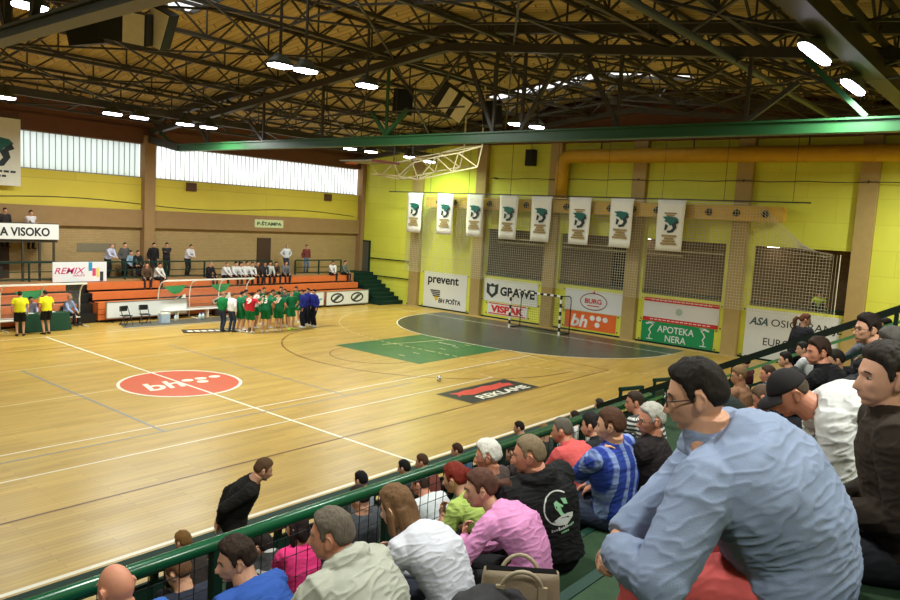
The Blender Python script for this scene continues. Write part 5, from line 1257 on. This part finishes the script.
# ---- below the rail
LOWS = [
 ('navy jacketed person with auburn hair bowed down just beyond the railing post', (178,572), -16.05, -2, (-4,24,44,36), (20,30,0), look(skin='light', hrgb=(92,62,42), thick=.02, seed=51, top=longs((40,44,58), g=.02, name='jacket'), bot=DARKT)),
 ('person in grey sweater with black hood stripes beyond the blue top', (262,546), -15.35, -3, (-4,18,34,26), (12,20,0), look(skin='light', hrgb=(34,28,26), thick=.022, seed=53, top=dict(mat=knit_stripes('grey_striped_knit', (166,166,164), (40,40,42), .13, 'Z', .2), sleeve='long', collar='hood', g=.022, name='sweater'), bot=DARKT)),
 ('dark haired girl in hot pink top below the railing', (297,527), -16.1, -2, (-4,14,26,18), (6,24,0), look(fem=True, skin='light', hair='long', hlen=.12, hrgb=(38,28,28), seed=55, top=tshirt((236,62,130), g=.010), bot=DARKT)),
 ('person in charcoal top with bare forearms behind the wire mesh', (360,496), -16.0, -2, (-4,20,40,32), (20,20,0), look(skin='light', hrgb=(40,32,30), seed=57, top=tshirt((70,72,78), g=.016), bot=DARKT)),
 ('man in white tee seen through the wire mesh beside the red hair', (420,484), -15.9, -2, (-4,16,28,20), (10,24,0), look(skin='ruddy', hrgb=(60,44,36), seed=59, build=1.1, top=tshirt((214,218,222), g=.018), bot=JEANS)),
 ('brown haired person with only the crown showing over the railing at the left', (183,546), -13.5, -5, (-4,10,20,14), (10,20,0), look(skin='light', hrgb=(128,92,52), thick=.02, seed=61, top=longs((60,52,48), g=.016), bot=DARKT)),
 ('black haired person just beyond the railing, left of the brown haired woman', (361,479), -13.55, -5, (-4,10,18,14), (8,10,0), look(skin='light', hrgb=(30,26,28), thick=.02, seed=63, top=longs((150,154,164), g=.016), bot=JEANS)),
 ('black haired person low beside the court barrier, near the centre line', (404,468), -13.6, -5, (-4,10,18,14), (8,20,0), look(skin='light', hrgb=(28,26,28), seed=65, top=longs((52,52,56), g=.016), bot=DARKT)),
 ('brown haired person by the court barrier at the end of the centre line', (422,462), -13.5, -5, (-4,10,18,14), (8,30,0), look(skin='light', hrgb=(80,54,38), seed=67, top=longs((120,64,56), g=.016), bot=DARKT)),
 ('brown haired child peeping over the railing left of the white haired man', (457,451), -13.3, -5, (-4,10,18,14), (8,30,0), look(skin='light', hrgb=(66,44,34), seed=69, tall=.86, top=longs((60,84,110), g=.016), bot=DARKT)),
 ('dark haired person by the barrier just left of the black hoodie', (519,428), -13.4, -5, (-4,10,18,14), (8,30,0), look(skin='light', hrgb=(36,30,28), seed=71, top=longs((64,48,44), g=.016), bot=DARKT)),
 ('dark clothed person below the railing between the white hair and the black hoodie', (512,452), -16.0, -2, (-4,14,26,18), (8,24,0), look(skin='light', hrgb=(52,38,32), seed=73, top=longs((52,42,42), g=.018), bot=DARKT)),
 ('brown haired person in white by the barrier above the salmon shirt', (575,418), -14.4, -4, (-4,12,20,16), (8,20,0), look(skin='light', hrgb=(50,38,32), seed=75, top=longs((206,204,200), g=.016), bot=DARKT)),
 ('fair haired person with dark vest beyond the railing, right of the salmon shirt', (545,421), -14.6, -4, (-4,12,20,16), (8,20,0), look(skin='light', hrgb=(118,92,60), seed=77, top=longs((50,56,52), g=.016), bot=DARKT)),
 ('person in beige jacket low beyond the plaid shirt', (598,420), -13.4, -5, (-4,12,20,16), (8,20,0), look(skin='light', hrgb=(58,50,44), seed=79, top=longs((150,140,122), g=.016), bot=DARKT)),
]
lowp = {}
for lb, px, y, k, ln, hd, lk in LOWS:
    key = (ln, hd); ps = lowp.get(key) or sit(ln, hd); lowp[key] = ps
    person(lb, ps, lk, head_at=px_head(*px, y), seat_z=rowz(k), rz=88, lod=1, group=G_LOW)
# the man in black walking bent over by the court
person('young man in black bending forward on the lower steps, hand behind his back',
  stand((4,20,34,40), (18,10,0), (lambda J, s: J['H']+V((-.16, s*.07, .10)), lambda J, s: J['H']+V((-.14, s*.09, .08))), hx=-.14, hipz=.96, feet=((.10,.10,0),(-.16,-.10,0)), poles=((-1,.8,.2),(-1,-.8,.2))),
  look(skin='light', hrgb=(88,64,44), thick=.020, seed=81, tall=1.06, top=longs((28,26,26), g=.02, name='jacket', collar='crew'), bot=dict(rgb=(28,27,28))),
  head_at=px_head(263,477,-14.3), seat_z=tier(-5)[1], rz=-40, lod=0, group=G_LOW)

# ---- right side, around the raking rail
SIDE = [
 ('brown haired man in black polo looking left, beyond the man in the cap', sit((-4,14,24,18),(4,40,0)), (818,352), -19.25, 2, look(skin='ruddy', hrgb=(52,36,28), thick=.022, build=1.08, seed=91, top=longs((24,24,26), g=.02, collar='shirt'), bot=DARKT), 90, 0),
 ('young man in glasses and dark top, upper right', sit((0,22,36,20),(0,42,0)), (866,338), -19.62, 3, look(skin='light', hrgb=(40,32,30), thick=.026, glasses=True, seed=93, top=longs((52,50,54), g=.016, collar='crew'), bot=DARKT), 90, 0),
 ('grey dark haired person at the frame edge above the brown jacket', sit((0,22,36,20),(2,30,0)), (893,350), -20.1, 3, look(skin='light', hrgb=(70,66,62), thick=.026, seed=95, top=longs((72,70,72), g=.02), bot=DARKT), 90, 1),
 ('person in navy jacket with grey trim bending behind the pale blue shirt', sit((0,34,60,50),(30,10,0)), (764,398), -18.85, 2, look(skin='ruddy', hrgb=(90,70,56), thick=.012, build=1.1, seed=97, top=longs((34,38,50), g=.024, collar='hood', name='jacket'), bot=DARKT), 92, 1),
 ('light brown haired person with bare arms left of the handrail foot', sit((-2,16,28,20),(10,30,0)), (739,376), -17.7, 0, look(skin='tan', hrgb=(122,94,66), thick=.018, seed=99, top=dict(rgb=(150,110,84), sleeve='short', g=.014), bot=DARKT), 88, 1),
 ('person in pale blue checked shirt under the handrail', sit((-2,14,24,18),(8,26,0)), (768,374), -17.9, 0, look(skin='ruddy', hrgb=(70,54,44), thick=.014, seed=101, top=dict(mat=knit_stripes('checked_shirt', (178,188,204), (80,92,120), .06), sleeve='long', g=.016, collar='shirt'), bot=DARKT), 88, 1),
 ('dark red haired woman in maroon top beside the last tan column', sit((-2,10,16,10),(4,-20,0)), (747,350), -16.0, -2, look(fem=True, tall=1.1, skin='light', hair='bun', hrgb=(64,34,28), thick=.024, seed=103, top=longs((70,28,34), g=.012), bot=DARKT), 60, 1),
 ('bald older man in grey jacket beyond the top of the handrail', sit((0,18,30,20),(0,40,0)), (864,312), -17.95, 0, look(skin='ruddy', hair='fringe', hrgb=(130,124,116), thick=.010, seed=105, top=longs((96,98,106), g=.022, collar='shirt', name='jacket'), bot=DARKT), 90, 1),
 ('dark haired person in beige beyond the handrail, upper right', sit((0,18,30,20),(0,20,0)), (885,326), -18.6, 1, look(skin='light', hrgb=(40,34,32), thick=.026, seed=107, top=longs((196,180,146), g=.02), bot=DARKT), 90, 1),
 ('person in black jacket under the handrail beside the insurance board', sit((-2,12,20,14),(6,30,0)), (785,362), -17.6, 0, look(skin='light', hrgb=(34,30,30), thick=.02, seed=109, top=longs((40,40,44), g=.02), bot=DARKT), 88, 1),
 ('person in white top under the handrail below the standing woman', sit((-2,10,18,12),(6,30,0)), (802,354), -17.5, 0, look(skin='light', hrgb=(44,38,36), thick=.02, seed=111, top=longs((206,206,210), g=.016), bot=DARKT), 88, 1),
 ('person in dark green jacket low beyond the pale blue shirt', sit((-2,14,24,18),(6,30,0)), (716,392), -17.6, 0, look(skin='light', hrgb=(50,40,34), thick=.02, seed=113, top=longs((40,46,42), g=.02, name='jacket'), bot=DARKT), 86, 1),
 ('person in dark shirt holding a tablet left of the young man in glasses', sit((0,18,30,20),(14,30,0)), (838,338), -18.9, 1, look(skin='light', hrgb=(44,38,34), thick=.02, seed=115, top=longs((50,52,62), g=.016), bot=DARKT), 88, 1),
]
for lb, ps, px, y, k, lk, rz, lod in SIDE:
    person(lb, ps, lk, head_at=px_head(*px, y), seat_z=rowz(k), rz=rz, lod=lod, group=G_SIDE)
person('woman with auburn hair standing in dark coat before the insurance board', stand((0,4,8,10),(6,-45,0)), look(fem=True, skin='light', hair='pony', hrgb=(96,58,40), thick=.022, seed=117, tall=.97, top=longs((34,32,38), g=.024, hem=0, name='coat'), bot=DARKT),
  head_at=px_head(806,315,-17.2), seat_z=tier(-1)[1], rz=-25, lod=1, group=G_SIDE)
# ------------------------------------------------------------------ people across the court (small in the picture)
ST1 = stand(); ST2 = stand((2,6,10,14),(10,10,0),(side(.06,.06),side(.10,.05,-.48))); STH = stand(hands=(hips(),hips()), poles=((-.3,1,0),(-.3,-1,0)))
STX = stand((0,2,4,6),(6,0,0),(cross(),cross())); STR = stand((12,24,30,20),(6,10,0),(lambda J, s: J['S']+V((.34, s*.04, -.34)),lambda J, s: J['S']+V((.34, s*.04, -.34))), hx=-.12, feet=((-.16,.1,0),(-.12,-.1,0)))
STHUD = stand((4,10,16,14),(14,0,0),(lambda J, s: J['S']+V((.12, s*.50, .02)), lambda J, s: J['S']+V((.12, s*.50, .02))))
ST3 = stand((0,4,8,10),(10,-20,0),(side(.10,.03,-.48),lambda J, s: J['C']+V((.2, s*.06, -.10))), feet=((.08,.12,0),(-.06,-.12,0)))
SB = sit((-6,10,18,12),(6,10,0),(kn(),kn()), feet=((.44,.13,-.42),(.46,-.13,-.42))); SB2 = sit((-6,16,28,18),(8,-10,0),(clasp(),clasp()), feet=((.44,.15,-.42),(.46,-.15,-.42)))
def far(label, pose, px, y, z, lk, rz, group, zhead=None):
    p = at(px[0], px[1], 1, y); return person(label, pose, lk, head_at=(p.x, p.y, p.z), seat_z=z, rz=rz, lod=2, group=group)
GP = 'players gathered by the bench'; GG = 'people in the far gallery'; GB = 'people on the orange bleachers'
DK, BRN, FAIR = (36,30,28), (72,50,38), (126,100,68)
JER, SHO = dict(rgb=(26,112,74), sleeve='short', collar='crew', g=.016), dict(rgb=(20,104,58), cut='shorts', g=.016, name='shorts')
def ply(top=JER, bot=SHO, **k): return look(top=top, bot=bot, shoes=k.pop('shoes',(220,220,216)), build=1.08, tall=1.07, skin='light', hrgb=k.pop('hrgb',DK), **k)
HUD = (9.3,7.35)
def hud(label, px, y, pose, lk, turn=0, zpx=294):
    p = at(px, zpx, 1, y); rz = math.degrees(math.atan2(HUD[1]-p.y, HUD[0]-p.x))+turn
    return person(label, pose, lk, head_at=(p.x, p.y, 0), seat_z=0, rz=rz, lod=2, group=GP)
r9, J9 = hud('player in red jersey with a white number and green shorts, back to the camera', 252, 6.85, STHUD, ply(dict(rgb=(188,36,52), sleeve='short', collar='crew', g=.016)), 12)
def number(body, J, s):
    k = J['k']; o = text(s, .24, .26, (0,0,0), ENDM, M_WHITEP, body, bold=.03, name='shirt_number', depth=.006)
    a = J['C'].lerp(J['S'],.4); f = J['lat'].cross(J['d'][2]).normalized(); o.location = a-f*.185; o.rotation_euler = (0, math.atan2(J['d'][2].x, J['d'][2].z), 0); return o
number(r9, J9, '9')
p_, j_ = hud('player in green kit with a white number, right of the red jersey', 267, 6.75, STHUD, ply(hrgb=BRN), 6); number(p_, j_, '13')
p_, j_ = hud('player in green kit with his back turned, middle of the huddle', 279, 6.72, ST2, ply(hrgb=DK)); number(p_, j_, '7')
hud('player in green kit with hands on hips at the right of the huddle', 292, 6.70, STH, ply(hrgb=FAIR, shoes=(170,230,90)), 150)
hud('dark haired player in green kit between the white numbers', 273, 7.5, STHUD, ply(hrgb=DK))
hud('player in green kit deep in the huddle behind the red jersey', 246, 7.9, STHUD, ply(hrgb=DK))
hud('player in white shirt behind the red jersey shoulder', 259, 7.8, STHUD, ply(dict(rgb=(220,220,218), sleeve='short', collar='crew', g=.016), hrgb=BRN))
hud('player in green kit at the back of the huddle, left', 264, 8.5, STHUD, ply(hrgb=BRN))
hud('player in dark grey training top in the huddle', 285, 7.5, ST2, ply(dict(rgb=(62,72,66), sleeve='short', collar='crew', g=.016), hrgb=BRN))
hud('player in green kit at the back of the huddle, right', 281, 8.5, STHUD, ply(hrgb=DK))
hud('player in green kit facing the camera at the back of the huddle', 296, 8.3, STHUD, ply(hrgb=DK))
TRK = dict(rgb=(38,44,132), sleeve='long', collar='shirt', g=.02, name='jacket'); TRB = dict(rgb=(26,28,44), g=.02)
hud('person in blue and dark tracksuit next to the green players', 302, 6.9, ST2, ply(TRK, TRB)); hud('person in blue tracksuit jacket, middle of the three in blue', 308, 7.3, STX, ply(TRK, TRB, hrgb=BRN)); hud('person in blue tracksuit jacket at the right end of the huddle', 314, 6.8, ST1, ply(TRK, TRB), 10)
hud('coach in green jacket and jeans left of the white jacket', 224, 7.9, ST3, look(top=longs((24,120,64), g=.022, collar='shirt', name='jacket'), bot=JEANS, hrgb=(140,120,96), build=1.08, tall=1.02), 20)
hud('coach in white jacket and jeans standing on the dark sticker', 233, 7.5, ST1, look(top=longs((226,226,230), g=.022, collar='shirt', name='jacket'), bot=dict(rgb=(52,62,90)), hrgb=(110,76,52), build=1.08, tall=1.02), 10)
hud('player in green kit half hidden at the left of the red jersey', 242, 7.3, ST2, ply(hrgb=DK))
# referees and the officials
REF = dict(rgb=(226,224,40), sleeve='short', collar='shirt', g=.02); RSH = dict(rgb=(26,26,28), cut='shorts', g=.018, name='shorts')
for lb, px, ps, rz in (('referee in yellow shirt and black shorts at the left frame edge',(20,301),ST1,70),('referee in yellow shirt and black shorts leaning to the table',(45,300),ST2,100)):
    p = at(px[0], px[1], 1, 10.75); person(lb, ps, look(top=REF, bot=RSH, hrgb=DK, build=1.08, tall=1.03), head_at=(p.x,p.y,0), seat_z=0, rz=rz, lod=2, group='referees')
t = empty('officials_table', (.55,11.55,0), 0, 'plain table hidden under the dark green cloth by the officials', 'table')
mb = MB().rings([((0,0,.02),V((1.0,0,0)),V((0,.34,0))),((0,0,.40),V((.97,0,0)),V((0,.32,0))),((0,0,.74),V((.94,0,0)),V((0,.30,0))),((0,0,.755),V((.92,0,0)),V((0,.29,0)))], 40, 9); vs = []
for x, y, z in mb.v: q = 1+.03*math.sin(x*17+y*11)*(1-z/.76); vs.append((x*q,y*q,z))
mb.v = vs; tag(mb.build('tablecloth', mat('green_baize', (26,66,46), .9), None, loc=(.55,11.55,0)), 'dark green cloth draped to the floor over the officials table', 'tablecloth'); MB().box((-.85,-.25,.70),(.85,.25,.74)).build('tabletop', M_CONC, t)
for x, y in ((-.8,-.2),(.8,-.2),(-.8,.2),(.8,.2)): MB().box((x-.02,y-.02,0),(x+.02,y+.02,.70)).build('leg', M_STEEL, t)
for i, (x, y) in enumerate(((-.55,0),(.3,.05))): tag(MB().box((-.15,-.1,0),(.15,.1,.008)).build('paper_sheet', M_WHITEP, None, loc=(.55+x,11.55+y,.757)), ('white paper sheet on the green table between the referees','white paper sheet on the green table by the orange shirt')[i], 'paper', 'papers on the officials table')
def folding_chair(x, y, rz, label, group, m_=M_BLACK):
    t = empty('folding_chair', (x,y,0), rz, label, 'chair', group)
    MB().box((-.20,-.20,.43),(.20,.20,.46)).build('seat', m_, t, bevel=.01); MB().box((-.20,.19,.62),(.20,.22,.86)).build('backrest', m_, t, bevel=.01)
    for s in (-1,1):
        MB().bar((s*.19,-.22,0),(s*.19,.20,.86),.025).build('frame', M_STEEL, t); MB().bar((s*.17,.24,0),(s*.17,-.12,.44),.025).build('leg', M_STEEL, t)
    return t
folding_chair(3.95,11.30,R(10),'black folding chair before the blank white board, nearer the officials table','chairs by the blank board'); folding_chair(4.85,11.35,R(-6),'black folding chair before the blank white board, nearer the empty team bench','chairs by the blank board')
OFF = [('official in light blue shirt sitting at the end of the table',(70,300),12.2,look(top=longs((150,168,206), g=.016, collar='shirt'), bot=DARKT, hrgb=(150,120,100), build=1.1),-60),('official in orange red shirt behind the table',(43,302),12.2,look(top=tshirt((214,92,66), g=.016), bot=DARKT, hrgb=BRN),-90),('official in lavender shirt between the two referees',(31,302),12.2,look(top=longs((170,168,196), g=.016), bot=DARKT, hrgb=DK),-90)]
for lb, px, y, lk, rz in OFF:
    p = at(px[0], px[1], 1, y); bd, J_ = person(lb, SB, lk, head_at=(p.x,p.y,0), seat_z=.47, rz=rz, lod=2, group='officials at the table')
    l = bd.location; folding_chair(l[0]+.0, l[1]+.0, R(rz+90), 'folding chair under the '+lb.split(' sitting')[0].split(' behind')[0].split(' between')[0], 'chairs of the officials')
# things by the bench
t = empty('cool_box', (5.75,11.25,0), 0, 'pale blue cool box on the floor beside the team bench', 'box'); MB().box((-.22,-.16,0),(.22,.16,.40)).build('body', mat('pale_blue_plastic', (176,196,214), .4), t, bevel=.02); MB().box((-.23,-.17,.40),(.23,.17,.47)).build('lid', M_WHITEP, t, bevel=.015); MB().tube([(-.23,0,.36),(-.2,0,.52),(.2,0,.52),(.23,0,.36)], .012, 6).build('handle', M_BLACK, t)
for i, (x, y) in enumerate(((7.55,11.15),(7.75,11.2),(6.3,11.2))):
    t = empty('water_bottle', (x,y,0), 0, ('clear water bottle on the mat by the second shelter hoop','clear water bottle beside its twin by the second shelter hoop','clear water bottle next to the cool box')[i], 'bottle', 'water bottles by the bench')
    MB().tube([(0,0,0),(0,0,.26),(0,0,.31),(0,0,.34)], [.075,.075,.03,.03], 12).build('body', mat('clear_plastic', (206,220,222), .15), t, smooth=True); MB().tube([(0,0,.34),(0,0,.37)], .035, 10).build('cap', mat('blue_cap', (60,110,180), .4), t)
tag(MB().box((-.28,-.2,0),(.28,.2,.3)).build('sports_bag', M_BLACK, None, bevel=.08, loc=(9.2,12.15,.0)), 'black sports bag on the floor behind the team bench', 'bag')
# gallery
z = GZ
GAL = [('person in lavender shirt standing left in the gallery',STR,(112,245),14.62,look(top=longs((186,188,214), g=.016, collar='shirt'), bot=DARKT, hrgb=(140,110,90)),-70),
 ('person in grey jacket standing beside the lavender shirt in the gallery',ST1,(125,243),14.7,look(top=longs((84,84,86), g=.022, name='jacket'), bot=DARKT, hrgb=DK),-80),
 ('person in black jacket over white shirt by the brown column',ST1,(154,241),14.75,look(top=longs((32,30,32), g=.022, collar='shirt', name='jacket'), bot=DARKT, hrgb=DK),-90),
 ('person in dark clothes with arms folded right of the brown column',STX,(167,242),15.0,look(top=longs((46,44,48), g=.02, name='jacket'), bot=DARKT, hrgb=DK),-100),
 ('person in white shirt leaning on the gallery railing',STR,(191,253),14.58,look(top=longs((214,210,220), g=.018, collar='shirt'), bot=DARKT, hrgb=BRN),-80),
 ('person in white shirt and jeans with hands on hips in the gallery',STH,(287,244),14.75,look(top=longs((208,212,222), g=.018, collar='shirt'), bot=JEANS, hrgb=(150,130,110)),-95),
 ('person in maroon sweater and jeans standing in the gallery',ST1,(307,247),14.75,look(top=longs((116,58,56), g=.018, name='sweater'), bot=dict(rgb=(92,112,140)), hrgb=BRN),-95)]
for lb, ps, px, y, lk, rz in GAL: far(lb, ps, px, y, z, lk, rz, GG)
t = empty('gallery_bench', (5.95,14.85,GZ), 0, 'low dark bench at the gallery railing left of the brown column', 'bench'); MB().box((-.7,-.18,.42),(.7,.18,.46)).build('seat', M_DOOR, t)
for x in (-.6,.6): MB().box((x-.03,-.15,0),(x+.03,.15,.42)).build('leg', M_DOOR, t)
for lb, px, lk in (('person in pale blue jacket sitting on the gallery bench',(131,254),look(top=longs((128,154,178), g=.022, name='jacket'), bot=DARKT, hrgb=DK)),('person in black sitting on the gallery bench by the column',(138,256),look(top=longs((38,36,38), g=.022, name='jacket'), bot=DARKT, hrgb=DK))): far(lb, SB, px, 14.72, GZ+.46, lk, -85, GG)
W_ = (218,218,222)
BL = [('person in brown jacket crouched on the bleacher edge left of the white top',(147,266),(86,66,50),DK),('person in white top sitting on the bleacher under the brown column',(160,267),(214,210,206),DK),('person in black sitting alone left of the row of white shirts',(211,264),(36,34,40),(150,140,120)),
 ('person in white shirt, first of the row on the bleacher',(227,266),W_,FAIR),('person in white shirt, second of the row on the bleacher',(236,267),W_,DK),('person in white shirt, third of the row on the bleacher',(241.5,266),W_,DK),('person in white shirt, fourth of the row on the bleacher',(247,267),W_,BRN),('person in white shirt, fifth of the row on the bleacher',(252.5,266),W_,DK),
 ('person in dark top beside the row of white shirts',(258,265),(60,44,44),DK),('person in dark navy top under the gallery door',(265,265),(44,46,56),DK),('person in black and white right of the gallery door',(270,269),(196,196,196),DK),('person in dark brown sitting close to the grey shirt',(276,269),(62,48,42),DK),('person in grey shirt sitting below the hands on hips man',(286,268),(104,106,112),BRN),
 ('person in white shirt sitting alone right on the bleacher',(333,265),W_,DK),('person in grey green top at the right bleacher end',(345,266),(104,112,104),DK)]
for i, (lb, px, c, h) in enumerate(BL): far(lb, (SB,SB2)[i%2], px, 13.88, 1.72, look(top=longs(c, g=.018), bot=DARKT, hrgb=h), -90+(i*37)%40-20, GB)
far('person in white shirt with folded arms in the booth above the white sign', STX, (31,211), 14.75, GZ+1.84-.45, look(top=longs((214,206,212), g=.018), bot=DARKT, hrgb=DK), -80, GG)
far('person in dark clothes at the left edge of the booth', ST1, (5,211), 15.0, GZ+1.84-.4, look(top=longs((56,48,48), g=.018), bot=DARKT, hrgb=DK), -80, GG)
p = at(820, 292, 0, XE+1.3); SFL = sit((-4,10,16,10),(6,0,0),(kn(),kn()), feet=((.56,.15,0),(.58,-.15,0)))
person('person in yellow green vest behind the net over the insurance board', SFL, look(top=dict(rgb=(196,226,40), sleeve='short', g=.022, name='vest'), bot=DARKT, hrgb=DK), head_at=(p.x,p.y,0), seat_z=2.36, rz=180, lod=2)
bpy.data.scenes.remove(TMP)
